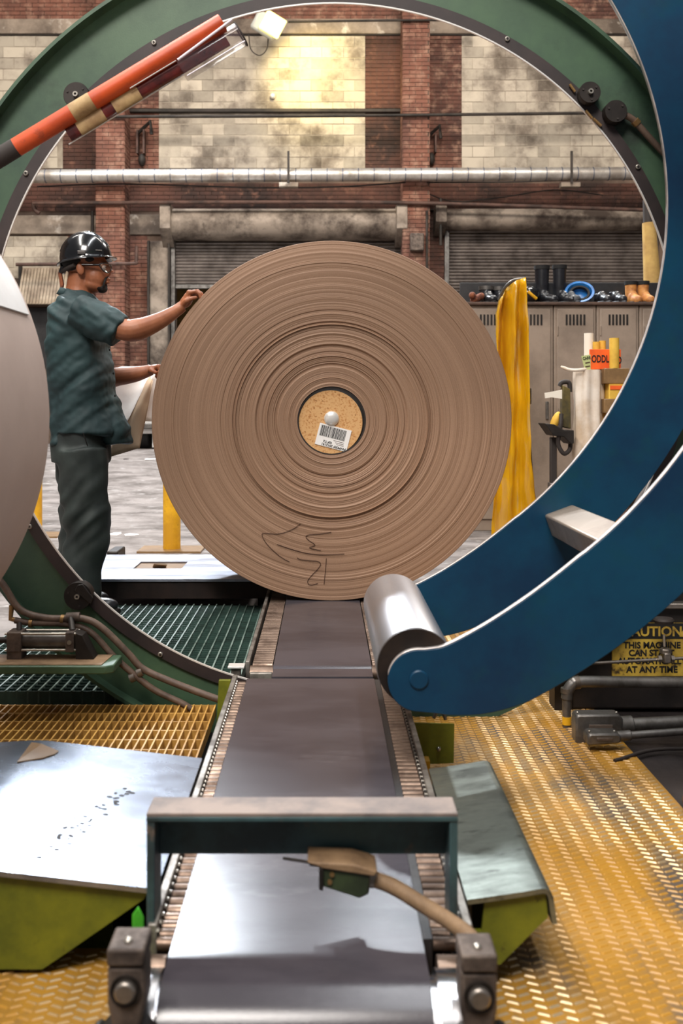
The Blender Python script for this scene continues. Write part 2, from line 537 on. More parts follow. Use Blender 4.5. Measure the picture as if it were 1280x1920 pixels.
# paper roll: rings of layers about the roll's own axis
def roll_material(name, cx, cz):
    m = bpy.data.materials.new(name)
    m.use_nodes = True
    nt = m.node_tree
    N, L = nt.nodes, nt.links
    b = N['Principled BSDF']
    b.inputs['Roughness'].default_value = 0.62
    geo = N.new('ShaderNodeNewGeometry')
    sep = N.new('ShaderNodeSeparateXYZ')
    L.new(geo.outputs['Position'], sep.inputs[0])
    def op(o, a, bb=None):
        n = N.new('ShaderNodeMath')
        n.operation = o
        for i, x in enumerate((a, bb)):
            if x is None: continue
            if isinstance(x, (int, float)): n.inputs[i].default_value = x
            else: L.new(x, n.inputs[i])
        return n.outputs[0]
    dx = op('SUBTRACT', sep.outputs[0], cx)
    dz = op('SUBTRACT', sep.outputs[2], cz)
    r = op('SQRT', op('ADD', op('MULTIPLY', dx, dx), op('MULTIPLY', dz, dz)))
    def n1(scale, detail):
        n = N.new('ShaderNodeTexNoise')
        n.noise_dimensions = '1D'
        n.inputs['Scale'].default_value = scale
        n.inputs['Detail'].default_value = detail
        n.inputs['Roughness'].default_value = 0.7
        L.new(r, n.inputs['W'])
        return n.outputs['Fac']
    fine = n1(170, 4)
    big = n1(12, 3)
    grain = N.new('ShaderNodeTexNoise')
    grain.inputs['Scale'].default_value = 420
    grain.inputs['Detail'].default_value = 3
    L.new(geo.outputs['Position'], grain.inputs['Vector'])
    v = op('ADD', op('ADD', op('MULTIPLY', fine, 0.42), op('MULTIPLY', big, 0.25)), op('MULTIPLY', grain.outputs['Fac'], 0.35))
    cr = N.new('ShaderNodeValToRGB')
    cr.color_ramp.elements[0].position = 0.38
    cr.color_ramp.elements[0].color = srgb(132, 100, 77)
    cr.color_ramp.elements[1].position = 0.86
    cr.color_ramp.elements[1].color = srgb(188, 152, 124)
    L.new(v, cr.inputs[0])
    L.new(cr.outputs[0], b.inputs['Base Color'])
    bp = N.new('ShaderNodeBump')
    bp.inputs['Strength'].default_value = 0.3
    bp.inputs['Distance'].default_value = 0.002
    L.new(fine, bp.inputs['Height'])
    L.new(bp.outputs[0], b.inputs['Normal'])
    MATS[name] = m

# chip board
def chip_material():
    m = bpy.data.materials.new('chipboard')
    m.use_nodes = True
    nt = m.node_tree
    N, L = nt.nodes, nt.links
    b = N['Principled BSDF']
    b.inputs['Roughness'].default_value = 0.75
    geo = N.new('ShaderNodeNewGeometry')
    v = N.new('ShaderNodeTexVoronoi')
    v.inputs['Scale'].default_value = 170
    L.new(geo.outputs['Position'], v.inputs['Vector'])
    n = N.new('ShaderNodeTexNoise')
    n.inputs['Scale'].default_value = 90
    n.inputs['Detail'].default_value = 5
    L.new(geo.outputs['Position'], n.inputs['Vector'])
    sp = N.new('ShaderNodeSeparateColor')
    L.new(v.outputs['Color'], sp.inputs[0])
    a = N.new('ShaderNodeMath')
    a.operation = 'ADD'
    L.new(sp.outputs[0], a.inputs[0])
    L.new(n.outputs['Fac'], a.inputs[1])
    cr = N.new('ShaderNodeValToRGB')
    e = cr.color_ramp.elements
    e[0].position = 0.3
    e[0].color = srgb(130, 80, 38)
    e[1].position = 1.35 / 1.4
    e[1].color = srgb(220, 172, 116)
    k = e.new(0.55)
    k.color = srgb(200, 140, 82)
    L.new(a.outputs[0], cr.inputs[0])
    L.new(cr.outputs[0], b.inputs['Base Color'])
    MATS['chipboard'] = m
chip_material()
X = MATS

# ================================================================== THE SETTING
YW = 19.0                                   # face of the far wall
def wx(u): return (u - CX) / F * YW
def wz(v): return CAMH - (v - CY) / F * YW

# ---- floor: slab, gentle ramp to the loading doors, pit around the conveyor
mb = MB()
mb.b2((-13, 5.02, -0.3), (13, 11, 0.0))
mb.prism_x([(11, 0.0), (16.2, 0.37), (24, 0.37), (24, -0.3), (11, -0.3)], -13, 13)
mb.b2((-13, -6, -0.3), (-1.42, 5.02, 0.0))
mb.b2((1.6, -6, -0.3), (13, 5.02, 0.0))
floor = struct(mb.build('floor', X['concrete_floor']))
pit = struct(MB().b2((-1.42, -6, -0.5), (1.6, 5.02, -0.28)).build('floor_pit', X['pit']))

# ---- yellow tread plate floors with raised lugs
def tread(name, x0, x1, y0, y1, seams):
    ys = [y0] + seams + [y1]
    first = None
    for i in range(len(ys) - 1):
        mbp = MB().b2((x0, ys[i] + 0.002, -0.012), (x1, ys[i + 1] - 0.002, 0.0))
        if first is None:
            first = struct(mbp.build(name, X['tread_yellow']))
        else:
            mbp.build('plate', X['tread_yellow'], first)
    lug = MB()
    p = 0.0235
    nx, ny = int((x1 - x0) / p), int((y1 - y0) / p)
    for i in range(nx):
        for j in range(ny):
            cx, cy = x0 + (i + 0.5) * p, y0 + (j + 0.5 + (0.5 if i % 4 > 1 else 0)) * p
            a = R(24) if i % 2 else R(-24)
            dx, dy = math.cos(a), math.sin(a)
            l, w, h = 0.0112, 0.0034, 0.0024
            base = [(cx + s * dx * l - t * dy * w, cy + s * dy * l + t * dx * w, 0) for s, t in ((-1, -1), (1, -1), (1, 1), (-1, 1))]
            top = [(cx + s * dx * l * 0.75 - t * dy * w * 0.4, cy + s * dy * l * 0.75 + t * dx * w * 0.4, h) for s, t in ((-1, -1), (1, -1), (1, 1), (-1, 1))]
            lug.add(base + top, [(4, 5, 6, 7), (0, 1, 5, 4), (1, 2, 6, 5), (2, 3, 7, 6), (3, 0, 4, 7)])
    me = bpy.data.meshes.new('tread_lugs')
    me.from_pydata(lug.v, [], lug.f)
    stuff(link('tread_lugs', me, X['tread_lug'], first))
    return first
tread('floor_tread_plate', 0.275, 0.94, 1.2, 5.02, [2.94])
tread('floor_tread_plate', -1.42, -0.335, 1.2, 1.97, [])
struct(MB().b2((0.944, 1.2, -0.03), (1.6, 5.02, -0.012)).build('floor_steel_plate', X['dark_plate']))

# ---- far wall: core, brick fields, concrete block fields, bands
D1 = (wx(326), wx(752))                    # loading door openings
D2 = (wx(838), wx(1222))
mb = MB()
zt = 12.0
mb.b2((-13, YW, 0.37), (D1[0], YW + 0.4, zt))
mb.b2((D1[1], YW, 0.37), (D2[0], YW + 0.4, zt))
mb.b2((D2[1], YW, 0.37), (13, YW + 0.4, zt))
mb.b2((D1[0], YW, wz(450)), (D1[1], YW + 0.4, zt))
mb.b2((D2[0], YW, wz(430)), (D2[1], YW + 0.4, zt))
wall = struct(mb.build('wall_back', X['mortar']))
struct(MB().b2((-6, 22.0, 0.37), (9, 22.2, 6)).build('wall_dock', X['bay_wall']))
for i, (x0, x1) in enumerate(((-13.2, -13.0), (13.0, 13.2))):
    struct(MB().b2((x0, 5.0, 0), (x1, YW + 0.4, zt)).build('wall_left' if i == 0 else 'wall_right', X['mortar']))

struct(MB().b2((-13, YW - 0.05, wz(-42)), (13, YW, zt)).build('wall_dark_band', X['dark_band'], bevel=0.01))  # unseen dark band, added to keep the belt's reflection down

def bricks(u0, u1, v0, v1, mat, proud=0.0, parent=None):
    """running-bond bricks filling a field of the wall; real joints, joined as they are far and small"""
    x0, x1, z1, z0 = wx(u0), wx(u1), wz(v0), wz(v1)
    y = YW - proud
    g = MB()
    ch, cl, j = 0.0755, 0.225, 0.010
    row = 0
    z = z0
    while z < z1 - 0.02:
        h = min(ch - j, z1 - z)
        x = x0 - (cl / 2 if row % 2 else 0)
        while x < x1 - 0.01:
            a, b_ = max(x, x0), min(x + cl - j, x1)
            if b_ - a > 0.03:
                p = y - 0.012 - random.random() * 0.008
                vs = [(a, p, z), (b_, p, z), (b_, p, z + h), (a, p, z + h), (a, y, z), (b_, y, z), (b_, y, z + h), (a, y, z + h)]
                g.add(vs, [(0, 1, 2, 3), (0, 4, 5, 1), (1, 5, 6, 2), (2, 6, 7, 3), (3, 7, 4, 0)])
            x += cl
        z += ch
        row += 1
    me = bpy.data.meshes.new('brickwork')
    me.from_pydata(g.v, [], g.f)
    return stuff(link('brickwork', me, X[mat], parent or wall))

# pilasters stand proud of the wall and carry brick on face and cheeks
def pilaster(u0, u1, v0, v1, label):
    d = 0.55
    k = (YW - d) / YW
    x0, x1 = wx(u0) * k, wx(u1) * k
    p = struct(MB().b2((x0, YW - d, 0.37), (x1, YW, wz(-300))).build('wall_pilaster', X['mortar']))
    g = MB()
    z, row = 0.4, 0
    while z < wz(-60):
        for side in range(3):
            L0, L1 = (x0, x1) if side == 0 else (YW - d, YW)
            x = L0 - (0.11 if row % 2 else 0)
            while x < L1:
                a, b_ = max(x, L0), min(x + 0.215, L1)
                if b_ - a > 0.03:
                    q = 0.012 + random.random() * 0.006
                    if side == 0:
                        g.b2((a, YW - d - q, z), (b_, YW - d, z + 0.0655))
                    elif side == 1:
                        g.b2((x0 - q, a, z), (x0, b_, z + 0.0655))
                    else:
                        g.b2((x1, a, z), (x1 + q, b_, z + 0.0655))
                x += 0.225
        z += 0.0755
        row += 1
    me = bpy.data.meshes.new('brickwork')
    me.from_pydata(g.v, [], g.f)
    stuff(link('brickwork', me, X['brick'], p))
    return p
pilaster(181, 232, 0, 690, '')
pilaster(756, 804, 0, 690, '')

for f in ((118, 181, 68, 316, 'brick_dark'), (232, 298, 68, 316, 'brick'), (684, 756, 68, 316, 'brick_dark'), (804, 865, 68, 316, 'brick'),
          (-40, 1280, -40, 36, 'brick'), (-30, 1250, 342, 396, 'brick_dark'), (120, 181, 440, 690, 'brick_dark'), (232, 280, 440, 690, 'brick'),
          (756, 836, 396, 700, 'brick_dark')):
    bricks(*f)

blk = MB().b2((-0.198, -0.022, -0.096), (0.198, 0.0, 0.096))
def block_mesh(w):
    return MB().b2((-w / 2, -0.024, -0.0965), (w / 2, 0.0, 0.0965)).mesh('block')
BM = {0.398: block_mesh(0.398), 0.194: block_mesh(0.194)}
for m_ in BM.values():
    m_.materials.append(X['block'])
def blocks(u0, u1, v0, v1, off=0):
    x0, x1, z1, z0 = wx(u0), wx(u1), wz(v0), wz(v1)
    MB().b2((x0, YW - 0.016, z0), (x1, YW, z1)).build('mortar_bed', X['mortar_light'], wall)
    rows = round((z1 - z0) / 0.2035)
    dz = (z1 - z0) / rows
    for r_ in range(rows):
        x = x0
        first = True
        while x < x1 - 0.1:
            w = 0.194 if (first and (r_ + off) % 2) else 0.398
            if x + w > x1 + 0.02:
                w = 0.194
            o = link('block', BM[w], None, wall)
            o.location = (x + w / 2 + 0.004, YW + random.uniform(-0.004, 0.006), z0 + dz * (r_ + 0.5))
            x += w + 0.009
            first = False
blocks(-34, 118, 68, 316)
blocks(298, 684, 68, 316, 1)
blocks(865, 1240, 68, 316)
blocks(6, 120, 443, 522)

# concrete bands and lintels
def band(name, u0, u1, v0, v1, d, mat='concrete_band', y=YW):
    return struct(MB().b2((wx(u0), y - d, wz(v1)), (wx(u1), y, wz(v0))).build(name, X[mat], bevel=0.015))
band('trim_1', -40, 1260, 37, 65, 0.06)
band('trim_2', 10, 181, 405, 440, 0.08)
band('trim_3', 232, 304, 403, 441, 0.05)
band('trim_4', 232, 756, 206, 213, 0.10, 'dark_pipe')
band('trim_5', -20, 1260, 65, 68, 0.05, 'dark_pipe')
band('trim_6', 804, 1200, 394, 397, 0.12, 'dark_pipe')

# corrugated awning at far left
aw = thing('corrugated_awning', 'beige corrugated panel on the wall behind the worker\'s head', 'panel', (wx(90), YW - 0.3, wz(575)))
for i in range(16):
    x0 = wx(46) + i * 0.058
    MB().prism_x([(YW - 0.10, wz(505)), (YW - 0.45, wz(573)), (YW - 0.47, wz(574)), (YW - 0.12, wz(504))], x0, x0 + 0.04).build('rib', X['corrugated'], aw)
MB().prism_x([(YW - 0.06, wz(504)), (YW - 0.43, wz(574)), (YW - 0.44, wz(575)), (YW - 0.08, wz(503))], wx(46), wx(138)).build('sheet', X['corrugated'], aw)
tag(MB().b2((wx(38), YW - 0.12, wz(576)), (wx(43), YW - 0.02, wz(500))).build('wall_post', X['dark_pipe']), 'thin dark upright post at the left of the corrugated panel', 'post')
tag(MB().b2((wx(45), YW - 0.04, wz(690)), (wx(118), YW - 0.005, wz(577))).build('dark_hatch', X['black_board'], bevel=0.01), 'dark closed hatch under the corrugated panel behind the worker', 'hatch')

# ---- loading doors
def shutter_door(name, u0, u1, vt, vb, vhood0, vhood1, uh0, uh1):
    x0, x1 = wx(u0), wx(u1)
    root = struct(bpy.data.objects.new(name, None))
    col.objects.link(root)
    root.location = ((x0 + x1) / 2, YW, 0.37)
    pitch = 0.062
    n = int((wz(vt) - wz(vb)) / pitch)
    prof = [(YW + 0.05, 0.0), (YW + 0.03, 0.004), (YW + 0.018, 0.028), (YW + 0.03, 0.052), (YW + 0.05, 0.056)]
    me = MB().prism_x(prof, -(x1 - x0) / 2, (x1 - x0) / 2).mesh('slat')
    me.materials.append(X['shutter'])
    copies('slat', me, None, root, [((x0 + x1) / 2, 0, wz(vt) - (i + 1) * pitch) for i in range(n)])
    MB().b2((x0, YW + 0.0, wz(vb) - 0.03), (x1, YW + 0.06, wz(vb) + 0.05)).build('bottom_bar', X['galvanised'], root, bevel=0.008)
    for a in (x0 - 0.06, x1 - 0.02):
        MB().b2((a, YW - 0.09, 0.37), (a + 0.09, YW + 0.06, wz(vhood1) + 0.1)).build('guide_rail', X['galvanised'], root, bevel=0.008)
    # round hood over the curtain roll
    zc, rr = wz((vhood0 + vhood1) / 2), (wz(vhood0) - wz(vhood1)) / 2
    prof = [(YW, zc + rr)] + [(YW - 0.22 - rr * math.cos(t), zc + rr * math.sin(t)) for t in [R(a) for a in range(90, -91, -15)]] + [(YW, zc - rr)]
    MB().prism_x(prof, wx(uh0) * 0.98, wx(uh1) * 0.98).build('hood', X['hood'], root, smooth=35)
    for uu in (uh0, uh1):
        q = [(YW, zc + rr + 0.03), (YW - 0.3 - rr, zc + rr + 0.03), (YW - 0.3 - rr, zc - rr * 0.5), (YW - 0.18, zc - rr * 1.5), (YW, zc - rr * 1.5)]
        a = wx(uu) * 0.98
        MB().prism_x(q, a - 0.06, a + 0.14).build('hood_bracket', X['hood'], root, bevel=0.01)
    return root
shutter_door('door_1', 326, 752, 452, 538, 396, 452, 308, 748)
shutter_door('door_2', 838, 1224, 430, 585, 396, 434, 822, 1240)
st = thing('steel_column', 'grey steel column beside the left loading door', 'column', (wx(302), YW - 0.2, 0.37))
MB().b2((wx(282), YW - 0.16, 0.37), (wx(322), YW - 0.02, wz(455))).build('web', X['hood'], st, bevel=0.01)
for uu in (280, 318):
    MB().b2((wx(uu), YW - 0.26, 0.37), (wx(uu + 4), YW - 0.02, wz(455))).build('flange', X['dark_pipe'], st, bevel=0.008)

# ---- duct: jacketed segments along the wall
dc = thing('insulated_duct', 'long silver jacketed duct running across the brick wall', 'duct', (0, YW - 0.75, wz(331)))
yd = YW - 0.75
k = yd / F
seg = 0.281
x = (-30 - CX) * k
zc = CAMH - (330.5 - CY) * k
mseg = MB().tube([(0, 0, 0), (seg - 0.012, 0, 0)], 0.118, 20).mesh('duct_segment')
mseg.materials.append(X['duct'])
mring = MB().tube([(0, 0, 0), (0.014, 0, 0)], 0.124, 20).mesh('joint_band')
mring.materials.append(X['duct_band'])
for m_ in (mseg, mring):
    m_.polygons.foreach_set('use_smooth', [True] * len(m_.polygons)); m_.set_sharp_from_angle(angle=R(40))
i = 0
while x < (1250 - CX) * k:
    zz = zc + 0.0125 * (x + 5.5) * 0.35
    a = link('duct_segment', mseg, None, dc); a.location = (x, yd, zz)
    bnd = link('joint_band', mring, None, dc); bnd.location = (x + seg - 0.013, yd, zz)
    x += seg
for uu in (541, 1068):
    xx = (uu - CX) * k
    MB().b2((xx - 0.02, yd - 0.15, zc - 0.15), (xx + 0.02, yd - 0.12, zc + 0.42)).build('hanger', X['dark_pipe'], dc)
    MB().b2((xx - 0.17, yd - 0.08, zc - 0.2), (xx + 0.17, yd + 0.1, zc - 0.125)).build('cradle', X['concrete_band'], dc)

# ---- pipes and cables on the wall
def pipe(name, label, pts, r_, mat, cat='pipe'):
    return tag(MB().tube(smooth_path(pts, 4), r_, 10).build(name, X[mat], smooth=60), label, cat)
pipe('wall_conduit', 'thin pipe running across the wall above the silver duct', [W(190, 219, YW - 0.62), W(640, 217, YW - 0.62), W(1200, 211, YW - 0.62)], 0.028, 'dark_pipe')
pipe('wall_conduit', 'rust brown pipe across the wall just above the shutter hoods', [W(62, 381, YW - 0.62), W(500, 379, YW - 0.62), W(800, 381, YW - 0.62), W(1215, 394, YW - 0.62)], 0.034, 'rusty_pipe')
pipe('wall_conduit', 'pipe with upturned end at the height of the worker\'s head', [W(30, 496, YW - 0.64), W(180, 495, YW - 0.64), W(250, 494, YW - 0.64), W(255, 490, YW - 0.64), W(256, 462, YW - 0.64)], 0.032, 'rusty_pipe')
pipe('wall_conduit', 'thin pipe near the top concrete band of the wall', [W(540, 41, YW - 0.62), W(760, 38, YW - 0.62), W(900, 38, YW - 0.62)], 0.02, 'dark_pipe')
pipe('cable', 'black cable sagging below the duct towards the left', [W(70, 350, YW - 0.6), W(230, 345, YW - 0.6), W(480, 352, YW - 0.6), W(640, 350, YW - 0.6), W(760, 342, YW - 0.6)], 0.014, 'soot', 'cable')
pipe('cable', 'black cable sagging below the duct at the right', [W(800, 342, YW - 0.62), W(960, 341, YW - 0.3), W(1100, 336, YW - 0.3), W(1180, 332, YW - 0.3)], 0.014, 'soot', 'cable')
pipe('cable', 'thin cable looping above the right shutter hood', [W(790, 358, YW - 0.3), W(850, 378, YW - 0.3), W(940, 370, YW - 0.3), W(1040, 356, YW - 0.3), W(1130, 366, YW - 0.3)], 0.011, 'dark_pipe', 'cable')
pipe('wall_conduit', 'upright pipe on the brick pier beside the right door', [W(826, 372, YW - 0.4), W(826, 460, YW - 0.4)], 0.03, 'dark_pipe')
pipe('wall_conduit', 'upright pipe pair behind the worker\'s helmet', [W(173, 396, YW - 0.1), W(173, 440, YW - 0.1)], 0.03, 'dark_pipe')
pipe('wall_conduit', 'upright thin pipe down the right pilaster face', [W(800, 395, YW - 0.6), W(800, 520, YW - 0.6)], 0.022, 'dark_pipe')
pipe('wall_conduit', 'short pipe with bent end above the left lintel', [W(62, 381, YW - 0.5), W(66, 394, YW - 0.5), W(74, 400, YW - 0.5)], 0.04, 'rusty_pipe')

def bracket_arm(uc, v0, v1, label):
    t = thing('wall_bracket', label, 'bracket', W(uc, v1, YW - 0.15))
    for du in (-7, 5):
        MB().b2((wx(uc + du), YW - 0.2, wz(v1)), (wx(uc + du + 3), YW - 0.03, wz(v0 + 20))).build('bar', X['rusty_pipe'], t)
    MB().tube([W(uc - 8, v0 + 22, YW - 0.1), W(uc + 16, v0, YW - 0.25), W(uc + 18, v0 + 24, YW - 0.25)], 0.035, 8).build('hook', X['dark_pipe'], t, smooth=50)
    MB().ell(W(uc, v1 + 8, YW - 0.12), (0.07, 0.08, 0.12)).build('foot', X['dark_pipe'], t, smooth=60)
bracket_arm(266, 228, 292, 'rusty hinged bracket on the brick left of the block wall')
bracket_arm(808, 236, 290, 'rusty hinged bracket on the right brick pilaster')
tag(MB().b2((wx(763), YW - 0.72, wz(481)), (wx(788), YW - 0.57, wz(449))).build('junction_box', X['cast_iron'], bevel=0.02), 'small grey switch box on the right pilaster above the roll', 'box')

# ---- flood light (gives off the yellow light on the block wall)
fl = thing('flood_light', 'lit yellow flood light high on the block wall', 'lamp', W(500, 70, YW - 0.7))
rotm = Euler((R(20), R(28), R(12)))
c = W(504, 45, YW - 0.75)
MB().box(c + Vector((-0.06, 0.12, 0.02)), (0.48, 0.3, 0.36), rotm).build('housing', X['lamp_house'], fl, bevel=0.05)
MB().box(c + Vector((0.07, -0.06, -0.03)), (0.40, 0.06, 0.36), rotm).build('glass', X['lamp_glow'], fl, bevel=0.03)
MB().cyl(c + Vector((-0.1, 0.2, 0.1)), c + Vector((-0.12, 0.70, 0.15)), 0.04).build('arm', X['dark_pipe'], fl)
MB().tube(smooth_path([W(466, 62, YW - 0.6), W(470, 92, YW - 0.5), W(486, 104, YW - 0.45), W(500, 92, YW - 0.5), W(503, 66, YW - 0.6)], 4), 0.01, 8).build('wire_loop', X['soot'], fl, smooth=60)
sl = bpy.data.lights.new('flood_beam', 'SPOT')
sl.energy = 270; sl.color = (1.0, 0.84, 0.34); sl.spot_size = R(110); sl.spot_blend = 1.0; sl.shadow_soft_size = 0.18
so = bpy.data.objects.new('flood_beam', sl); col.objects.link(so)
so.location = c + Vector((0.35, -0.5, -0.3))
so.rotation_euler = (W(600, 155, YW) - so.location).to_track_quat('-Z', 'Y').to_euler()
so.parent = fl; so.matrix_parent_inverse = Matrix.Translation(-fl.location)
tag(MB().ell(W(511, 180, YW - 0.06), (0.05, 0.05, 0.055)).build('indicator_lamp', X['pale_steel'], smooth=60), 'tiny round fitting on the block wall under the flood light', 'fitting')

# ---- white truck seen between the worker and the roll
tr = thing('white_truck', 'white truck parked far behind the worker\'s left hand', 'truck', (-2.2, 16.6, 0.37))
MB().prism([(-3.45, 0.62), (-1.0, 0.62), (-1.0, 1.72), (-3.35, 1.72), (-3.45, 1.5)], 16.5, 18.2).build('body', X['white_truck'], tr, bevel=0.05)
MB().b2((-3.5, 16.38, 0.70), (-0.95, 16.52, 0.80)).build('bumper', X['galvanised'], tr, bevel=0.02)
MB().b2((-3.3, 16.46, 0.86), (-2.75, 16.5, 0.99)).build('lamp_cluster', X['pale_steel'], tr, bevel=0.02)
for xx in (-3.0, -1.35):
    MB().cyl((xx - 0.11, 16.9, 0.62), (xx + 0.11, 16.9, 0.62), 0.25, n=28).build('wheel', X['tyre'], tr, bevel=0.02)
MB().b2((-2.8, 16.55, 0.40), (-2.5, 16.7, 0.62)).build('mud_flap', X['white_truck'], tr)

# ---- bollards
def bollard(u, vb, Y, label):
    t = thing('bollard', label, 'bollard', (W(u, vb, Y).x, Y, 0), 'yellow steel bollards')
    x_ = W(u, vb, Y).x
    MB().lathe_z([(0, 1.1), (0.03, 1.1), (0.058, 1.085), (0.064, 1.05), (0.064, 0.012)], (x_, Y, 0), 28).build('post', X['yellow_paint'], t, smooth=50)
    MB().b2((x_ - 0.23, Y - 0.16, 0.0), (x_ + 0.23, Y + 0.16, 0.014)).build('base_plate', X['brown_tape'], t)
bollard(322, 1030, 7.45, 'yellow bollard standing at the lower left of the big roll')
bollard(64, 1005, 8.3, 'yellow bollard half hidden between the wrapped roll and the worker\'s legs')
for i, (u, v, s_, lab) in enumerate(((215, 1002, 0.06, 'white paper scrap on the floor nearest the worker\'s knee'), (245, 1003, 0.05, 'paler paper scrap further right of the worker\'s knee'),
                                      (283, 852, 0.09, 'small white scrap on the floor under the truck'), (236, 937, 0.03, 'small dark pebble on the concrete behind the worker'))):
    Yp = F * CAMH / (v - CY)
    z0 = 0.0 if Yp < 11 else (Yp - 11) / 5.2 * 0.37
    if Yp > 11:
        Yp = 15.0; z0 = (Yp - 11) / 5.2 * 0.37
    p = W(u, v, Yp)
    pl = [(p.x + s_ * math.cos(t) * random.uniform(0.7, 1.5), p.y + s_ * 1.6 * math.sin(t) * random.uniform(0.6, 1.3)) for t in [k_ * 1.05 for k_ in range(6)]]
    tag(MB().prism_z(pl, z0, z0 + 0.006).build('floor_scrap', X['white_paper' if i < 3 else 'soot']), lab, 'scrap')
tag(MB().b2((W(203, 1030, 6.6).x, 6.55, 0), (W(224, 1030, 6.6).x, 6.8, 0.12)).build('floor_box', X['dark_metal'], bevel=0.01), 'low dark steel box on the floor behind the worker\'s shin', 'box')

# ================================================================== LOCKERS AND WHAT STANDS BY THEM
YL = 8.6
sL = F / YL
def lx(u): return (u - CX) / sL
def lz(v): return CAMH - (v - CY) / sL
u = 824.0
LW = 0.358
order = ['leftmost, half behind the big roll', 'just right of the big roll', 'behind the yellow curtain', 'under the tall black boots', 'behind the cardboard tubes', 'under the grey shoes', 'partly behind the blue arm', 'rightmost, behind the blue arm']
x = lx(1040) - 0.005 - 3 * (LW + 0.006)
vent_me = MB().b2((-0.008, -0.004, -0.045), (0.008, 0.004, 0.045)).mesh('vent_slot')
vent_me.materials.append(X['dark_metal'])
lock_labels = ['beige steel locker half hidden behind the big roll\'s edge', 'beige steel locker whose door shows left of the yellow curtain', 'beige steel locker just right of the yellow curtain',
               'beige steel locker below the tall rubber boots and blue hard hat', 'beige steel locker behind the cardboard tubes, under the tan boots', 'beige steel locker at the far right beside the blue arm']
for i in range(6):
    ztop = lz(572)
    t = thing('locker', lock_labels[i], 'locker', (x + LW / 2, YL, 0), 'row of beige lockers')
    MB().b2((x, YL + 0.02, 0.0), (x + LW, YL + 0.42, ztop)).build('body', X['locker'], t, bevel=0.006)
    d = MB().b2((x + 0.025, YL, 0.10), (x + LW - 0.025, YL + 0.022, ztop - 0.03)).build('door', X['locker'], t, bevel=0.006)
    for kx in range(6):
        o = link('vent_slot', vent_me, None, d)
        o.location = (x + LW / 2 - 0.075 + kx * 0.03, YL - 0.0, ztop - 0.125)
    MB().b2((x + LW - 0.07, YL - 0.018, 0.95), (x + LW - 0.045, YL + 0.002, 1.1)).build('handle', X['galvanised'], d, bevel=0.004)
    for zz in (0.3, 1.0, 1.7):
        MB().cyl((x + 0.028, YL - 0.004, zz - 0.04), (x + 0.028, YL - 0.004, zz + 0.04), 0.006, n=8).build('hinge', X['locker'], d)
    x += LW + 0.006
zt_ = lz(572)
lid = tag(MB().b2((lx(800), YL - 0.02, zt_), (x, YL + 0.45, zt_ + 0.025)).build('shelf_board', X['wood_lid'], bevel=0.005), 'dark wooden board lying along the top of the lockers', 'shelf')
tag(MB().b2((lx(874), YL + 0.40, zt_ + 0.025), (x, YL + 0.43, lz(519))).build('back_board', X['black_board'], bevel=0.004), 'long black board standing behind the shoes on the lockers', 'board')
ZS = zt_ + 0.026                           # where shoes stand
YS = YL + 0.2
sS = F / YS
def sx(u_): return (u_ - CX) / sS

def boot(x_, h, mat, label, name='boot', group=None, w=0.05, length=0.26, toe_dir=(0.25, -1.0), shaft=0.055, sole='ink', cuff=None, cat='boot'):
    """boot with sole, foot and shaft; the toe points to the viewer and aside"""
    t = thing(name, label, cat, (x_, YS, ZS), group)
    d = Vector((toe_dir[0], toe_dir[1], 0)).normalized()
    p = Vector((-d.y, d.x, 0))
    o = Vector((x_, YS + 0.06, ZS))
    # sole outline
    out = []
    for k_ in range(24):
        a = 2 * math.pi * k_ / 24
        f_ = (math.cos(a) + 1) / 2
        wd = w * (0.8 + 0.35 * math.sin(f_ * math.pi * 0.9))
        q = o + d * (f_ * length - length * 0.25) + p * (math.sin(a) * wd)
        out.append((q.x, q.y))
    MB().prism_z(out, ZS, ZS + 0.022).build('sole', X[sole], t, bevel=0.004)
    g = MB()
    g.ell(o + d * (length * 0.42) + Vector((0, 0, 0.04)), (w * 0.98, w * 0.98, 0.045))
    g.ell(o + d * (length * 0.56) + Vector((0, 0, 0.035)), (w * 0.92, w * 0.92, 0.04))
    g.ell(o + d * (length * 0.2) + Vector((0, 0, 0.06)), (w, w, 0.06))
    g.ell(o + Vector((0, 0, 0.05)), (w * 0.95, w * 0.95, 0.05))
    g.tube([o + Vector((0, 0, 0.03)), o + Vector((0, 0, h * 0.5)), o + Vector((0, 0, h))], [w * 0.9, shaft * 0.92, shaft], 20)
    me = organic(g, 0.008, 4)
    link('upper', me, X[mat], t)
    if cuff:
        MB().lathe_z([(shaft * 0.7, h - 0.025), (shaft * 1.06, h - 0.025), (shaft * 1.08, h + 0.008), (shaft * 0.7, h + 0.008)], (o.x, o.y, ZS), 20, True).build('cuff', X[cuff], t, smooth=50)
    return t
boot(sx(1014) + 0.02, 0.335, 'black_rubber', 'left one of the two tall black rubber boots on the lockers', 'rubber_boot', 'tall rubber boots', w=0.05, shaft=0.064, length=0.27, toe_dir=(0.5, -1), cuff='ink')
boot(sx(1045) + 0.03, 0.34, 'black_rubber', 'right one of the two tall black rubber boots on the lockers', 'rubber_boot', 'tall rubber boots', w=0.048, shaft=0.060, length=0.27, toe_dir=(0.6, -1), cuff='ink')
boot(sx(913), 0.155, 'black_rubber', 'left one of the short black boots beside the roll\'s edge', 'work_boot', 'short black boots', w=0.05, shaft=0.062, cuff='galvanised')
boot(sx(938), 0.15, 'black_rubber', 'right one of the short black boots, next to the yellow curtain', 'work_boot', 'short black boots', w=0.05, shaft=0.06, cuff='galvanised')
boot(sx(1186), 0.20, 'tan_leather', 'left one of the tan leather boots on the lockers', 'work_boot', 'tan boots', w=0.046, shaft=0.052, length=0.2, cuff='ink')
boot(sx(1209), 0.20, 'tan_leather', 'right one of the tan leather boots, beside the blue arm', 'work_boot', 'tan boots', w=0.046, shaft=0.052, length=0.2, cuff='ink')
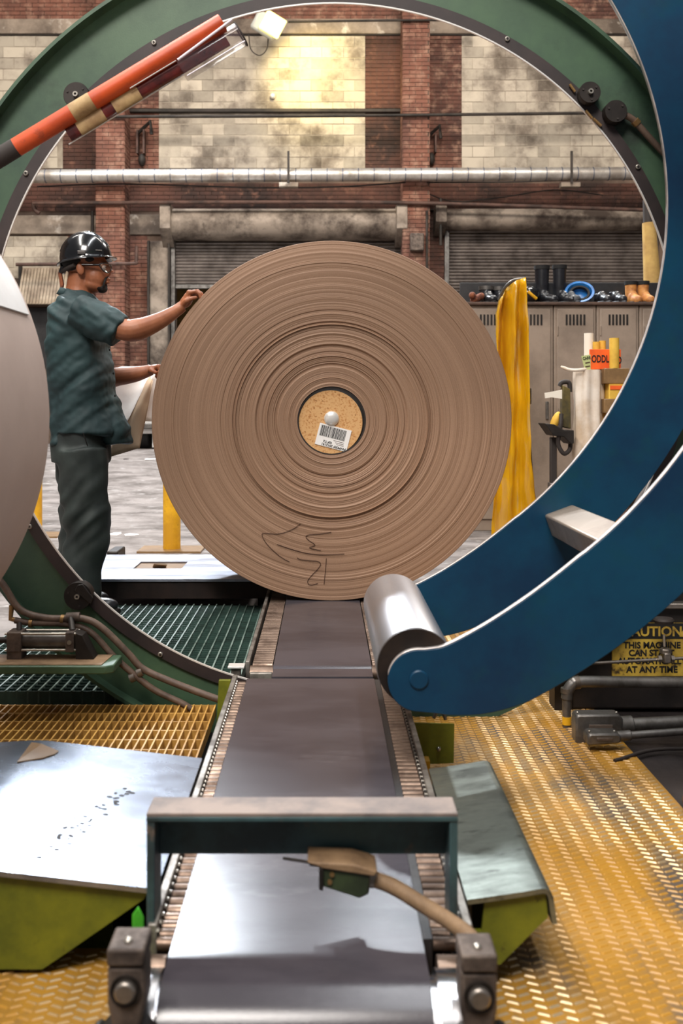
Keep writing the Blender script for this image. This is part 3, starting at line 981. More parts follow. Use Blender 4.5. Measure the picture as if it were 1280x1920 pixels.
boot(sx(1126), 0.10, 'black_rubber', 'grey-toed dark low shoe right of the blue hard hat', 'work_shoe', 'low dark shoes', w=0.046, shaft=0.044, sole='grey_shoe', cat='shoe')
boot(sx(1154), 0.115, 'black_rubber', 'grey-toed dark low shoe left of the tan boots', 'work_shoe', 'low dark shoes', w=0.046, shaft=0.046, sole='grey_shoe', cat='shoe')
boot(sx(1068), 0.085, 'grey_shoe', 'light grey low shoe half under the blue hard hat', 'work_shoe', 'low dark shoes', w=0.044, shaft=0.042, sole='grey_shoe', cat='shoe')
# blue hard hat lying upside down
hh = thing('blue_hard_hat', 'bright blue hard hat lying open side up on the lockers', 'hard hat', (sx(1085), YS, ZS))
c = Vector((sx(1085), YS - 0.02, ZS + 0.10))
rm = Euler((R(52), 0, R(-12))).to_matrix()
g = MB()
prof = [(0.004, -0.11), (0.06, -0.10), (0.095, -0.06), (0.11, 0.0), (0.125, 0.006), (0.125, 0.014), (0.105, 0.012), (0.088, -0.055), (0.055, -0.09), (0.004, -0.10)]
g.lathe_z(prof, (0, 0, 0), 32)
g.v = [tuple(rm @ Vector(p) + c) for p in g.v]
g.build('shell', X['blue_plastic'], hh, smooth=50)
g = MB().lathe_z([(0.07, -0.03), (0.088, -0.03), (0.088, 0.0), (0.07, 0.0)], (0, 0, 0), 24, True)
g.v = [tuple(rm @ Vector(p) + c) for p in g.v]
g.build('headband', X['ink'], hh, smooth=50)
# yellow and black helmet behind the curtain post
yh = thing('yellow_black_helmet', 'black helmet with a yellow stripe beside the curtain frame', 'hard hat', (sx(992), YS, ZS))
MB().ell((sx(992), YS, ZS + 0.075), (0.085, 0.1, 0.085)).build('shell', X['black_plastic'], yh, smooth=60)
MB().tube([(sx(985), YS - 0.10, ZS + 0.10), (sx(992), YS - 0.108, ZS + 0.07), (sx(1001), YS - 0.09, ZS + 0.04)], 0.014, 8).build('stripe', X['yellow_paint'], yh, smooth=60)
bg_ = thing('brown_bundle', 'small brown cloth bundle at the left end of the lockers', 'bundle', (sx(893), YS, ZS))
g = MB()
for k_ in range(6):
    g.ell((sx(884 + k_ * 3.4), YS + random.uniform(-0.04, 0.04), ZS + 0.03 + random.uniform(0, 0.05)), (0.03, 0.04, 0.032))
link('cloth', organic(g, 0.008, 3), X['brown_cloth'], bg_)
for lab, u_ in (('tan upright cardboard tube with a black top at the right edge', 1222),):
    t = thing('cardboard_tube', lab, 'tube', (lx(u_) * 1.07, 9.2, zt_))
    MB().cyl(W(1222, 525, 9.2), W(1216, 418, 9.2), 0.075, 0.06, 24).build('tube', X['cardboard'], t, smooth=50)
    MB().cyl(W(1216, 418, 9.2), W(1213, 375, 9.2), 0.05, 0.04, 16).build('cap', X['soot'], t, smooth=50)
    MB().cyl((W(1222, 525, 9.2).x, 9.2, 0), W(1222, 525, 9.2), 0.075, 0.075, 24).build('foot', X['cardboard'], t, smooth=50)

# ---- yellow vinyl curtain on a black frame
YC = 7.5
cu = thing('vinyl_curtain', 'glossy yellow translucent vinyl curtain on a black frame', 'curtain', (W(965, 1000, YC).x, YC, 0))
g = MB()
NV, NH = 40, 26
rows = [(523, 940, 981), (560, 934, 982), (640, 934, 984), (760, 937, 986), (860, 936, 990), (930, 932, 998), (1000, 929, 1008), (1024, 929, 1012)]
vs = []
for i in range(NV + 1):
    v_ = 523 + (1024 - 523) * i / NV
    for a, b_ in zip(rows, rows[1:]):
        if a[0] <= v_ <= b_[0]:
            t = (v_ - a[0]) / (b_[0] - a[0])
            u0, u1 = a[1] + (b_[1] - a[1]) * t, a[2] + (b_[2] - a[2]) * t
    for j in range(NH + 1):
        s = j / NH
        uu = u0 + (u1 - u0) * s
        vv = v_ + (38 * (1 - s) ** 2.2 if i < 10 else 0) * max(0, 1 - i / 10)
        depth = YC + 0.075 * math.sin(s * 12 + v_ * 0.007) * (0.7 + 0.3 * math.sin(v_ * 0.013)) + 0.25 * (1 - s) - 0.10
        depth += 0.035 * noise.noise(Vector((s * 4, v_ * 0.022, 1.3))) + 0.012 * noise.noise(Vector((s * 12, v_ * 0.06, 4.3)))
        vs.append(W(uu, vv, YC) + Vector((0, depth - YC, 0)))
fs = [(i * (NH + 1) + j, i * (NH + 1) + j + 1, (i + 1) * (NH + 1) + j + 1, (i + 1) * (NH + 1) + j) for i in range(NV) for j in range(NH)]
g.add(vs, fs)
o = g.build('sheet', X['yellow_vinyl'], cu, smooth=70)
sd = o.modifiers.new('solid', 'SOLIDIFY'); sd.thickness = 0.003
MB().tube([W(983, 521, YC), W(984, 640, YC), W(988, 760, YC), W(993, 860, YC), W(1001, 960, YC), (W(1006, 1020, YC).x, YC, 0)], 0.016, 8).build('post', X['soot'], cu, smooth=60)
MB().tube(smooth_path([W(984, 522, YC), W(962, 526, YC + 0.05), W(946, 540, YC + 0.1), W(935, 562, YC + 0.16)]), 0.012, 8).build('top_rail', X['galvanised'], cu, smooth=60)
MB().b2((W(983, 0, YC).x, YC - 0.04, W(0, 758, YC).z), (W(994, 0, YC).x, YC + 0.0, W(0, 728, YC).z)).build('clamp', X['soot'], cu, bevel=0.004)
MB().b2((W(983, 0, YC).x - 0.25, YC - 0.2, 0), (W(1012, 0, YC).x, YC + 0.25, 0.03)).build('base', X['soot'], cu, bevel=0.004)

# ---- hand cart and the bin of tubes
YB = 7.3
ct = thing('hand_cart', 'black and yellow hand cart in front of the lockers', 'cart', (W(1040, 0, YB).x, YB, 0))
p = lambda u_, v_, dy=0.0: W(u_, v_, YB) + Vector((0, dy, 0))
MB().b2(p(1031, 1000, -0.03) * 1.0, p(1042, 820, 0.03)).build('column', X['soot'], ct, bevel=0.005)
MB().b2((p(1029, 0).x, YB - 0.05, 0.0), (p(1046, 0).x, YB + 0.05, p(0, 905).z)).build('column_socket', X['galvanised'], ct, bevel=0.005)
MB().prism([(q.x, q.z) for q in (p(1050, 800), p(1067, 804), p(1066, 730), p(1052, 722))], YB - 0.05, YB + 0.03).build('back_panel', X['dark_olive'], ct, bevel=0.006)
MB().tube(smooth_path([p(1049, 724), p(1052, 718), p(1060, 716), p(1067, 719), p(1068, 735)]), 0.017, 10).build('handle', X['soot'], ct, smooth=60)
MB().prism([(q.x, q.z) for q in (p(1013, 793), p(1030, 795), p(1050, 806), p(1067, 806), p(1067, 830), p(1062, 832), p(1048, 818), p(1029, 816))], YB - 0.14, YB + 0.1).build('tray', X['dark_metal'], ct, bevel=0.006)
MB().tube(smooth_path([p(1046, 776, -0.1), p(1043, 800, -0.12), p(1040, 830, -0.1), p(1050, 849, -0.1), p(1062, 843, -0.08), p(1066, 830, -0.05)]), 0.016, 10).build('hook', X['soot'], ct, smooth=60)
MB().ell(p(1037, 790, -0.06), (0.03, 0.04, 0.075), rot=(0, R(22), 0)).build('counterweight', X['yellow_card'], ct, smooth=60)
tg = MB().prism([(q.x, q.z) for q in (p(1017, 737), p(1035, 734), p(1049, 731), p(1049, 748), p(1030, 745), p(1018, 747))], YB - 0.07, YB - 0.055).build('paper_flag', X['white_card'], ct)
MB().b2((p(1020, 0).x, YB - 0.25, 0), (p(1080, 0).x, YB + 0.2, 0.04)).build('base', X['dark_metal'], ct, bevel=0.006)

bn = thing('wrapped_drum', 'drum wrapped in crumpled white plastic beside the hand cart', 'drum', (p(1103, 0).x, YB - 0.1, 0))
vs = []
NV, NH = 34, 44
cx0 = p(1100, 0).x
for i in range(NV + 1):
    z = p(0, 694).z * (1 - i / NV)
    for j in range(NH):
        a = 2 * math.pi * j / NH
        rr = 0.098 + 0.010 * math.sin(a * 7 + z * 2) + 0.02 * noise.noise(Vector((math.cos(a) * 1.6, math.sin(a) * 1.6, z * 3.5)))
        vs.append((cx0 + rr * math.cos(a), YB - 0.02 + rr * math.sin(a), z))
fs = [(i * NH + j, (i + 1) * NH + j, (i + 1) * NH + (j + 1) % NH, i * NH + (j + 1) % NH) for i in range(NV) for j in range(NH)]
fs.append(tuple(range(NH)))
g = MB().add(vs, fs)
g.build('wrap', X['white_wrap'], bn, smooth=70)
MB().tube(smooth_path([p(1048, 688, -0.05), p(1062, 694, -0.08), p(1076, 695, -0.1), p(1092, 693, -0.1)]), [0.008, 0.01, 0.012, 0.012, 0.012, 0.012, 0.012, 0.012, 0.012, 0.012, 0.012, 0.012, 0.012, 0.012, 0.012, 0.012, 0.012, 0.012, 0.01][:19], 8).build('loose_tail', X['white_wrap'], bn, smooth=70)
bx_ = thing('tall_carton', 'tall yellow carton bound with brown tape among the tubes', 'carton', (p(1146, 0).x, YB, 0))
MB().b2((p(1131, 0).x, YB - 0.14, 0), (p(1166, 0).x, YB + 0.05, p(0, 692).z)).build('carton', X['yellow_card'], bx_, bevel=0.006)
for v0, v1 in ((692, 720), (748, 774), (830, 850)):
    MB().b2((p(1122, 0).x, YB - 0.146, p(0, v1).z), (p(1168, 0).x, YB + 0.052, p(0, v0).z)).build('tape_band', X['brown_tape'], bx_, bevel=0.004)
MB().b2((p(1133, 0).x, YB - 0.147, p(0, 731).z), (p(1155, 0).x, YB - 0.139, p(0, 724).z)).build('print_strip', X['orange_card'], bx_)
def tube_thing(u_, v0, v1, r_, mat, lab, dy):
    z1, z0 = p(0, v0).z, p(0, v1).z
    t = thing('core_tube', lab, 'tube', (p(u_, 0).x, YB + dy, z0), 'tubes standing in the bin')
    MB().lathe_z([(r_ * 0.75, 0), (r_, 0), (r_, z1 - z0), (r_ * 0.75, z1 - z0), (r_ * 0.75, 0)], (p(u_, 0).x, YB + dy, z0), 20).build('wall', X[mat], t, smooth=40)
tube_thing(1107, 624, 694, 0.034, 'white_card', 'white tube, tallest of the tubes standing in the bin', 0.05)
tube_thing(1117.5, 641, 694, 0.026, 'yellow_card', 'yellow tube just right of the white tube', 0.0)
tube_thing(1129, 639, 692, 0.024, 'yellow_card', 'yellow tube in the middle behind the orange box', 0.0)
tube_thing(1142.5, 636, 692, 0.034, 'yellow_card', 'thick yellow tube standing in front of the orange box', -0.115)
ob = thing('orange_box', 'orange box with black capital letters on top of the drum', 'box', (p(1128, 0).x, YB - 0.02, p(0, 693).z))
MB().b2((p(1100.5, 0).x, YB - 0.075, p(0, 693).z), (p(1158, 0).x, YB - 0.055, p(0, 656).z)).build('card', X['orange_card'], ob, bevel=0.002)
def letters(txt, size, loc, parent, mat='ink', bold=0.0, rot=(R(90), 0, 0), name='lettering', sx_=1.0):
    o = link(name, text_mesh(txt, size, 0.0006, bold), X[mat], parent)
    o.location = loc
    o.rotation_euler = rot
    o.scale = (sx_, 1, 1)
    return o
letters('ODDL', 0.072, (p(1119.5, 0).x, YB - 0.077, p(0, 674.5).z), ob, bold=0.0016, sx_=0.62)
letters('O', 0.072, (p(1154.5, 0).x, YB - 0.077, p(0, 677).z), ob, bold=0.0016, sx_=0.62)
gt = thing('green_tag', 'pale green printed tag left of the orange box', 'tag', (p(1092, 0).x, YB - 0.1, p(0, 696).z))
MB().prism([(q.x, q.z) for q in (p(1083, 669), p(1100, 666), p(1100, 694), p(1090, 697))], YB - 0.1, YB - 0.096).build('card', X['green_tag'], gt)
letters('CARE', 0.028, (p(1092.5, 0).x, YB - 0.102, p(0, 673).z), gt, bold=0.0008, rot=(R(90), R(-10), 0), sx_=0.8)
for v_ in (681, 688):
    MB().box((p(1094.5, 0).x, YB - 0.1015, p(0, v_).z), (0.034, 0.002, 0.008), (0, R(-10), 0)).build('print_line', X['pen_ink'], gt)

# ================================================================== GRATINGS AND PLATFORM
def grating(name, label, x0, x1, y0, y1, ztop, depth, px, py, tx, ty, mat, drop):
    t = thing(name, label, 'grating', ((x0 + x1) / 2, (y0 + y1) / 2, ztop - depth))
    me = MB().b2((-tx / 2, -(y1 - y0) / 2, -depth), (tx / 2, (y1 - y0) / 2, 0)).mesh('bearing_bar')
    me.materials.append(X[mat])
    n = int((x1 - x0) / px)
    if mat == 'green_grating':
        me.materials[0] = X['grating_bar']
    copies('bearing_bar', me, None, t, [(x1 - tx / 2 - i * px, (y0 + y1) / 2, ztop) for i in range(n + 1)])
    me = MB().b2((-(x1 - x0) / 2, -ty / 2, -depth), ((x1 - x0) / 2, ty / 2, 0)).mesh('cross_bar')
    me.materials.append(X[mat])
    n = int((y1 - y0) / py)
    copies('cross_bar', me, None, t, [((x0 + x1) / 2, y0 + ty / 2 + i * py, ztop - drop) for i in range(n + 1)])
    return t
gy = grating('floor_grating', 'worn yellow open grating left of the conveyor', -1.35, -0.355, 2.56, 3.345, 0.07, 0.035, 0.0236, 0.087, 0.0045, 0.0045, 'yellow_grating', 0.0025)
MB().b2((-1.35, 2.56, -0.27), (-0.36, 2.60, 0.03)).build('support_beam', X['dark_rust'], gy)
MB().b2((-1.35, 3.31, -0.27), (-0.62, 3.345, 0.03)).build('support_beam', X['dark_rust'], gy)
gg = grating('floor_grating', 'dark green open grating under the worker behind the green ring', -1.36, -0.30, 3.475, 5.0, 0.08, 0.045, 0.0375, 0.0375, 0.006, 0.003, 'green_grating', 0.003)
MB().b2((-1.36, 3.48, -0.27), (-0.70, 3.52, 0.03)).build('support_beam', X['dark_rust'], gg)
MB().b2((-1.36, 4.9, -0.27), (-0.31, 4.95, 0.03)).build('support_beam', X['dark_rust'], gg)

pf = thing('steel_platform', 'low steel platform with rectangular hole in front of the yellow bollard', 'platform', (-0.8, 5.5, 0))
# top made of four strips around a rectangular opening
PX0, PX1, PY0, PY1, PZ = -1.40, -0.285, 5.08, 5.93, 0.189
hx0, hx1, hy0, hy1 = -1.02, -0.76, 5.42, 5.66
for a, b_ in (((PX0, PY0), (PX1, hy0)), ((PX0, hy1), (PX1, PY1)), ((PX0, hy0), (hx0, hy1)), ((hx1, hy0), (PX1, hy1))):
    MB().b2((a[0], a[1], PZ - 0.012), (b_[0], b_[1], PZ)).build('top_plate', X['table_steel'], pf)
MB().b2((hx0, hy0, PZ - 0.02), (hx1, hy1, PZ - 0.009)).build('recess', X['brown_tape'], pf)
MB().b2((PX0, PY0 + 0.01, 0.09), (PX1, PY0 + 0.03, PZ - 0.012)).build('front_skirt', X['dark_rust'], pf)
MB().b2((PX0, PY1 - 0.03, 0.0), (PX1, PY1 - 0.01, PZ - 0.012)).build('back_skirt', X['dark_rust'], pf)
for xx in (PX0 + 0.03, -0.8, PX1 - 0.03):
    MB().b2((xx - 0.03, 5.3, 0.0), (xx + 0.03, 5.36, PZ - 0.012)).build('foot', X['dark_rust'], pf)
q0 = Vector((-0.89, 5.5, PZ - 0.01))
tag(MB().box(q0 + Vector((0, 0, 0.012)), (0.07, 0.06, 0.006), (R(-25), R(6), R(15))).build('paper_scrap', X['tan_paper']), 'crumpled paper scrap in the hole of the steel platform', 'scrap')

# ================================================================== CONVEYOR
ZB = 0.15
def belt_loop(y0, y1, z, r0, r1, th):
    """closed belt section in (y, z): y0 near pulley axis, y1 far pulley axis"""
    pts = []
    for a in range(90, 271, 10):
        pts.append((y0 + (r0 - th) * math.cos(R(a)), z - r0 + (r0 - th) * math.sin(R(a))))
    for a in range(270, 451, 10):
        pts.append((y1 + (r1 - th) * math.cos(R(a)), z - r1 + (r1 - th) * math.sin(R(a))))
    return pts
def belt(name, x0, x1, y0, y1, z, r0, r1, parent):
    o_, i_ = belt_loop(y0, y1, z, r0, r1, 0.0), belt_loop(y0, y1, z, r0, r1, 0.006)
    n = len(o_)
    vs = [(x, y, zz) for x in (x0, x1) for y, zz in o_] + [(x, y, zz) for x in (x0, x1) for y, zz in i_]
    fs = []
    for k_ in range(n):
        j = (k_ + 1) % n
        fs += [(k_, j, n + j, n + k_), (2 * n + k_, 3 * n + k_, 3 * n + j, 2 * n + j), (k_, 2 * n + k_, 2 * n + j, j), (n + k_, n + j, 3 * n + j, 3 * n + k_)]
    return MB().add(vs, fs).build(name, X['belt'], parent, smooth=30)

cv = thing('belt_conveyor', 'near belt conveyor with roller strips running away from the viewer', 'conveyor', (-0.04, 2.5, 0))
PR = 0.085
PT = 0.035
belt('belt', -0.255, 0.167, 1.60, 3.36, ZB, PR, PT, cv)
pu = MB().cyl((-0.292, 1.60, ZB - PR), (0.212, 1.60, ZB - PR), PR - 0.0062, n=56).build('drive_pulley', X['chrome'], cv, smooth=40)
for xa in (-0.292, 0.178):
    MB().tube([(xa, 1.60, ZB - PR), (xa + 0.034, 1.60, ZB - PR)], PR + 0.004, 56).build('pulley_rim', X['chrome'], cv, smooth=40)
MB().b2((-0.175, 3.399, ZB - 0.014), (0.165, 3.501, ZB - 0.003)).build('transfer_plate', X['belt'], cv)
MB().cyl((-0.255, 3.36, ZB - PT), (0.167, 3.36, ZB - PT), PT - 0.0062, n=40).build('tail_pulley', X['steel'], cv, smooth=40)
MB().b2((-0.255, 1.72, ZB - 0.012), (0.165, 3.28, ZB - 0.0065)).build('slider_bed', X['dark_metal'], cv)
MB().b2((-0.25, 1.75, -0.28), (0.16, 3.2, -0.06)).build('frame_box', X['dark_rust'], cv)
# side rails
for nm, x0, x1 in (('side_rail', -0.302, -0.287), ('side_rail', 0.240, 0.255)):
    MB().b2((x0, 1.74, -0.06), (x1, 3.37, ZB + 0.012)).build(nm, X['rail'], cv, bevel=0.002)
MB().b2((0.168, 1.72, 0.02), (0.184, 3.36, ZB - 0.002)).build('belt_guide', X['machine_black'], cv)
MB().b2((0.2345, 1.72, 0.02), (0.2395, 3.36, ZB + 0.002)).build('chain_guide', X['machine_black'], cv)
for x0, x1 in ((-0.284, -0.258), (0.186, 0.233)):
    me = MB().tube([(-(x1 - x0) / 2, 0, 0), ((x1 - x0) / 2, 0, 0)], 0.0115, 10).mesh('roller')
    me.materials.append(X['small_roller'])
    me.polygons.foreach_set('use_smooth', [True] * len(me.polygons)); me.set_sharp_from_angle(angle=R(50))
    copies('roller', me, None, cv, [((x0 + x1) / 2, 1.73 + i * 0.0278, ZB - 0.016) for i in range(59)])
    pin = MB().tube([(-0.004, 0, 0), (0.004, 0, 0)], 0.004, 6).mesh('chain_pin')
    pin.materials.append(X['bolt'])
    xp = x0 - 0.0035 if x0 < 0 else x1 + 0.005
    copies('chain_pin', pin, None, cv, [(xp, 1.744 + i * 0.0278, ZB + 0.0) for i in range(58)])
    MB().tube([((x0 + x1) / 2 - 0.02 if x0 < 0 else x0, 1.665, ZB - 0.03), ((x0 + x1) / 2 + 0.012 if x0 < 0 else x1, 1.665, ZB - 0.03)], 0.028, 20).build('end_roller', X['small_roller'], cv, smooth=50)
# pillow blocks in front
def pillow(x0, x1, ztop, yy):
    b_ = MB()
    zc = ztop - 0.105
    xm = (x0 + x1) / 2
    h = (x1 - x0) / 2
    poly = [(xm - h, ztop - 0.028), (xm + h, ztop - 0.028), (xm + h, zc + 0.02), (xm + h * 0.62, zc - 0.03), (xm + h * 0.72, 0.03), (xm + h * 1.2, 0.0), (xm + h * 1.2, -0.28), (xm - h * 1.2, -0.28), (xm - h * 1.2, 0.0), (xm - h * 0.72, 0.03), (xm - h * 0.62, zc - 0.03), (xm - h, zc + 0.02)]
    MB().prism(poly, yy, yy + 0.06).build('pillow_block', X['cast_iron'], cv, bevel=0.006)
    cap = MB().b2((x0, yy - 0.004, ztop - 0.026), (x1, yy + 0.064, ztop)).build('block_cap', X['cast_iron'], cv, bevel=0.004)
    MB().ell((xm, yy + 0.02, ztop), (0.007, 0.007, 0.006)).build('cap_screw', X['bolt'], cap, smooth=60)
    MB().cyl((xm, yy - 0.012, ztop - 0.062), (xm, yy + 0.01, ztop - 0.062), 0.0165, n=28).build('bolt_head', X['steel'], cv, bevel=0.004)
    MB().lathe_y([(0.0165, yy - 0.001), (0.023, yy - 0.004), (0.023, yy + 0.004), (0.0165, yy + 0.004)], xm, ztop - 0.062, 28).build('washer', X['dark_metal'], cv, smooth=40)
    MB().cyl((xm, yy + 0.005, zc - 0.06), (xm, yy + 0.055, zc - 0.06), 0.05, n=28).build('bearing', X['dark_metal'], cv, bevel=0.004)
pillow(-0.320, -0.264, 0.252, 1.495)
pillow(0.202, 0.256, 0.243, 1.495)
MB().cyl((0.262, 1.52, 0.045), (0.276, 1.52, 0.045), 0.075, n=36).build('sprocket_cover', X['dark_metal'], cv, bevel=0.006)
MB().cyl((-0.348, 1.52, 0.045), (-0.334, 1.52, 0.045), 0.075, n=36).build('sprocket_cover', X['dark_metal'], cv, bevel=0.006)
# brackets of olive sheet along the frame
br = MB().prism([(0.258, 0.150), (0.372, 0.147), (0.370, 0.036), (0.286, 0.032), (0.262, 0.05)], 2.89, 2.897).build('side_bracket', X['olive'], cv)
MB().ell((0.327, 2.884, 0.078), (0.006, 0.006, 0.007)).build('bracket_bolt', X['bolt'], br, smooth=60)
MB().tube(smooth_path([(0.316, 2.92, 0.155), (0.327, 2.92, 0.172), (0.345, 2.92, 0.166), (0.350, 2.92, 0.150)]), 0.005, 8).build('lifting_ring', X['steel'], br, smooth=60)
MB().b2((0.258, 2.72, 0.0), (0.285, 2.76, 0.10)).build('frame_leg', X['yellow_paint'], cv)
MB().prism([(-0.340, 0.165), (-0.303, 0.165), (-0.303, -0.02), (-0.350, -0.02)], 3.28, 3.30).build('side_bracket', X['olive'], cv)
MB().tube([(0.262, 2.70, 0.10), (0.29, 2.88, 0.06)], 0.0015, 6).build('stay_wire', X['bolt'], cv)
tag(MB().prism([(-0.318, 0.0), (-0.299, 0.0), (-0.299, 0.205), (-0.308, 0.222), (-0.318, 0.208)], 1.68, 1.685).build('green_guard', X['bright_green'], cv, bevel=0.002), 'bright green guard tab')

# cross bracket over the belt
cb = thing('sensor_bracket', 'dark teal cross bracket bridging the near conveyor belt', 'bracket', (-0.04, 1.78, 0))
bx0, bx1 = -0.306, 0.231
MB().b2((bx0, 1.748, 0.343), (bx1, 1.822, 0.350)).build('top_flange', X['dusty_teal'], cb, bevel=0.0015)
MB().b2((bx0, 1.816, 0.250), (bx1, 1.822, 0.343)).build('web', X['teal_paint'], cb)
MB().b2((bx0, 1.746, 0.336), (bx1, 1.752, 0.3435)).build('front_lip', X['teal_paint'], cb, bevel=0.001)
for x0 in (bx0, bx1 - 0.014):
    MB().b2((x0, 1.748, 0.0), (x0 + 0.014, 1.822, 0.343)).build('upright', X['teal_paint'], cb, bevel=0.002)
se = thing('limit_switch', 'dusty green limit switch box hanging under the teal bracket', 'switch', W(650, 1670, 1.74))
ys = 1.775
def bq(u_, v_): 
    q = W(u_, v_, ys); return (q.x, q.z)
MB().prism([bq(600, 1612), bq(692, 1625), bq(690, 1662), bq(672, 1670), bq(605, 1648)], ys - 0.03, ys + 0.03).build('case', X['sensor_green'], se, bevel=0.003)
MB().prism([bq(575, 1600), bq(660, 1603), bq(706, 1617), bq(700, 1627), bq(604, 1612)], ys - 0.036, ys + 0.03).build('dusty_cover', X['conduit'], se, bevel=0.003)
MB().prism([bq(598, 1610), bq(606, 1612), bq(606, 1652), bq(598, 1650)], ys - 0.037, ys + 0.03).build('end_plate', X['dark_metal'], se, bevel=0.001)
for uu, vv in ((622, 1624), (618, 1638)):
    q = bq(uu, vv)
    MB().cyl((q[0], ys - 0.034, q[1]), (q[0], ys - 0.028, q[1]), 0.004, n=12).build('screw', X['brass'], se)
MB().tube([W(600, 1620, ys - 0.01), W(580, 1617, ys - 0.01)], 0.0055, 12).build('gland', X['dark_metal'], se, smooth=50)
MB().tube([W(582, 1617, ys - 0.01), W(530, 1609, ys - 0.01)], 0.0028, 8).build('plunger_rod', X['dark_metal'], se, smooth=50)
MB().tube([W(676, 1640, ys), W(702, 1648, ys)], [0.019, 0.016], 20).build('connector', X['steel'], se, smooth=40)
pth = smooth_path([W(698, 1647, ys), W(740, 1664, ys - 0.02), W(790, 1695, ys - 0.05), W(840, 1726, ys - 0.09), W(880, 1756, ys - 0.13), W(905, 1795, ys - 0.16)], 8)
tag(MB().tube(pth, 0.0135, 16).build('flexible_conduit', X['conduit'], smooth=60), 'dusty tan flexible conduit running from the limit switch to the bearing block', 'conduit')

# far conveyor under the roll
fc = thing('belt_conveyor', 'far belt conveyor carrying the big paper roll beyond the ring', 'conveyor', (-0.01, 5.4, 0))
belt('belt', -0.176, 0.166, 3.54, 7.3, ZB, PT, PR, fc)
MB().cyl((-0.176, 3.54, ZB - PT), (0.166, 3.54, ZB - PT), PT - 0.0062, n=40).build('nose_pulley', X['steel'], fc, smooth=40)
MB().b2((-0.17, 3.6, ZB - 0.012), (0.16, 7.25, ZB - 0.0065)).build('slider_bed', X['dark_metal'], fc)
MB().b2((-0.17, 3.65, -0.28), (0.16, 4.98, -0.06)).build('frame_box', X['dark_rust'], fc)
for x0 in (-0.275, 0.235):
    MB().b2((x0, 3.56, 0.0), (x0 + 0.014, 7.3, ZB + 0.008)).build('side_rail', X['rail'], fc, bevel=0.002)
for x0, x1 in ((-0.252, -0.182), (0.172, 0.230)):
    me = MB().tube([(-(x1 - x0) / 2, 0, 0), ((x1 - x0) / 2, 0, 0)], 0.0125, 10).mesh('roller')
    me.materials.append(X['small_roller'])
    me.polygons.foreach_set('use_smooth', [True] * len(me.polygons)); me.set_sharp_from_angle(angle=R(50))
    copies('roller', me, None, fc, [((x0 + x1) / 2, 3.60 + i * 0.0278, ZB - 0.018) for i in range(120)])
    MB().tube([(x0 - 0.005, 3.54, ZB - 0.034), (x1 + 0.005, 3.54, ZB - 0.034)], 0.032, 20).build('end_roller', X['small_roller'], fc, smooth=50)
MB().b2((-0.255, 3.478, ZB - 0.045), (-0.178, 3.50, ZB - 0.012)).build('nose_plate', X['rail'], fc, bevel=0.003)
sp = thing('rail_stop', 'small pale steel stop block at the end of the green ring', 'stop', (-0.30, 3.56, 0.08))
MB().b2((-0.325, 3.54, 0.08), (-0.292, 3.58, 0.14)).build('block', X['rail'], sp, bevel=0.004)
MB().b2((-0.335, 3.53, 0.14), (-0.278, 3.585, 0.146)).build('cap', X['pale_steel'], sp, bevel=0.001)

# ================================================================== GUIDE PLATES BESIDE THE CONVEYOR
lp = thing('guide_plate', 'large shiny steel ramp plate with olive side left of the conveyor', 'ramp plate', (-0.9, 2.2, 0))
def sheet(line, y0, y1, th):
    """bent sheet along Y, line of (x, z) from the conveyor outwards"""
    n = len(line)
    low = []
    for i, (x_, z_) in enumerate(line):
        a = Vector(line[max(0, i - 1)]); b_ = Vector(line[min(n - 1, i + 1)])
        d = (b_ - a).normalized()
        nn = Vector((-d.y, d.x))
        if (line[-1][0] - line[0][0]) > 0: nn = -nn
        low.append((x_ + nn.x * th, z_ + nn.y * th))
    return MB().prism(line + low[::-1], y0, y1)
line = [(-0.306, 0.168), (-0.45, 0.1845), (-0.66, 0.2085), (-0.70, 0.2125), (-0.73, 0.213), (-0.78, 0.2105), (-1.0, 0.196), (-1.9, 0.19)]
sheet(line, 1.856, 2.548, 0.010).build('top_plate', X['steel_plate'], lp, smooth=30)
MB().prism([(-1.9, 0.178), (-0.78, 0.198), (-0.70, 0.200), (-0.325, 0.157), (-0.332, 0.142), (-0.47, 0.046), (-0.52, 0.012), (-1.9, 0.012)], 1.872, 1.882).build('front_web', X['olive'], lp)
MB().prism([(-1.9, 0.178), (-0.78, 0.198), (-0.70, 0.200), (-0.33, 0.157), (-0.34, 0.14), (-0.52, 0.0), (-0.52, -0.28), (-1.9, -0.28)], 2.49, 2.50).build('back_web', X['olive'], lp)
MB().prism([(-0.78, 0.19), (-0.60, 0.19), (-0.62, 0.0), (-0.76, 0.0)], 2.1, 2.2).build('gusset', X['machine_black'], lp)
tg = [(-0.728, 2.525), (-0.700, 2.515), (-0.648, 2.478), (-0.652, 2.455), (-0.672, 2.42), (-0.722, 2.385)]
def plate_z(x_):
    for (xa, za), (xb, zb) in zip(line, line[1:]):
        if xb <= x_ <= xa:
            return za + (zb - za) * (x_ - xa) / (xb - xa)
    return line[-1][1]
vs = [(x_, y_, plate_z(x_) + 0.0015) for x_, y_ in tg] + [(x_, y_, plate_z(x_) + 0.003) for x_, y_ in tg]
n = len(tg)
g = MB().add(vs, [tuple(reversed(range(n))), tuple(range(n, 2 * n))] + [(i, (i + 1) % n, (i + 1) % n + n, i + n) for i in range(n)])
tag(g.build('torn_paper', X['brown_tape']), 'torn brown paper patch lying on the left steel ramp plate', 'paper')
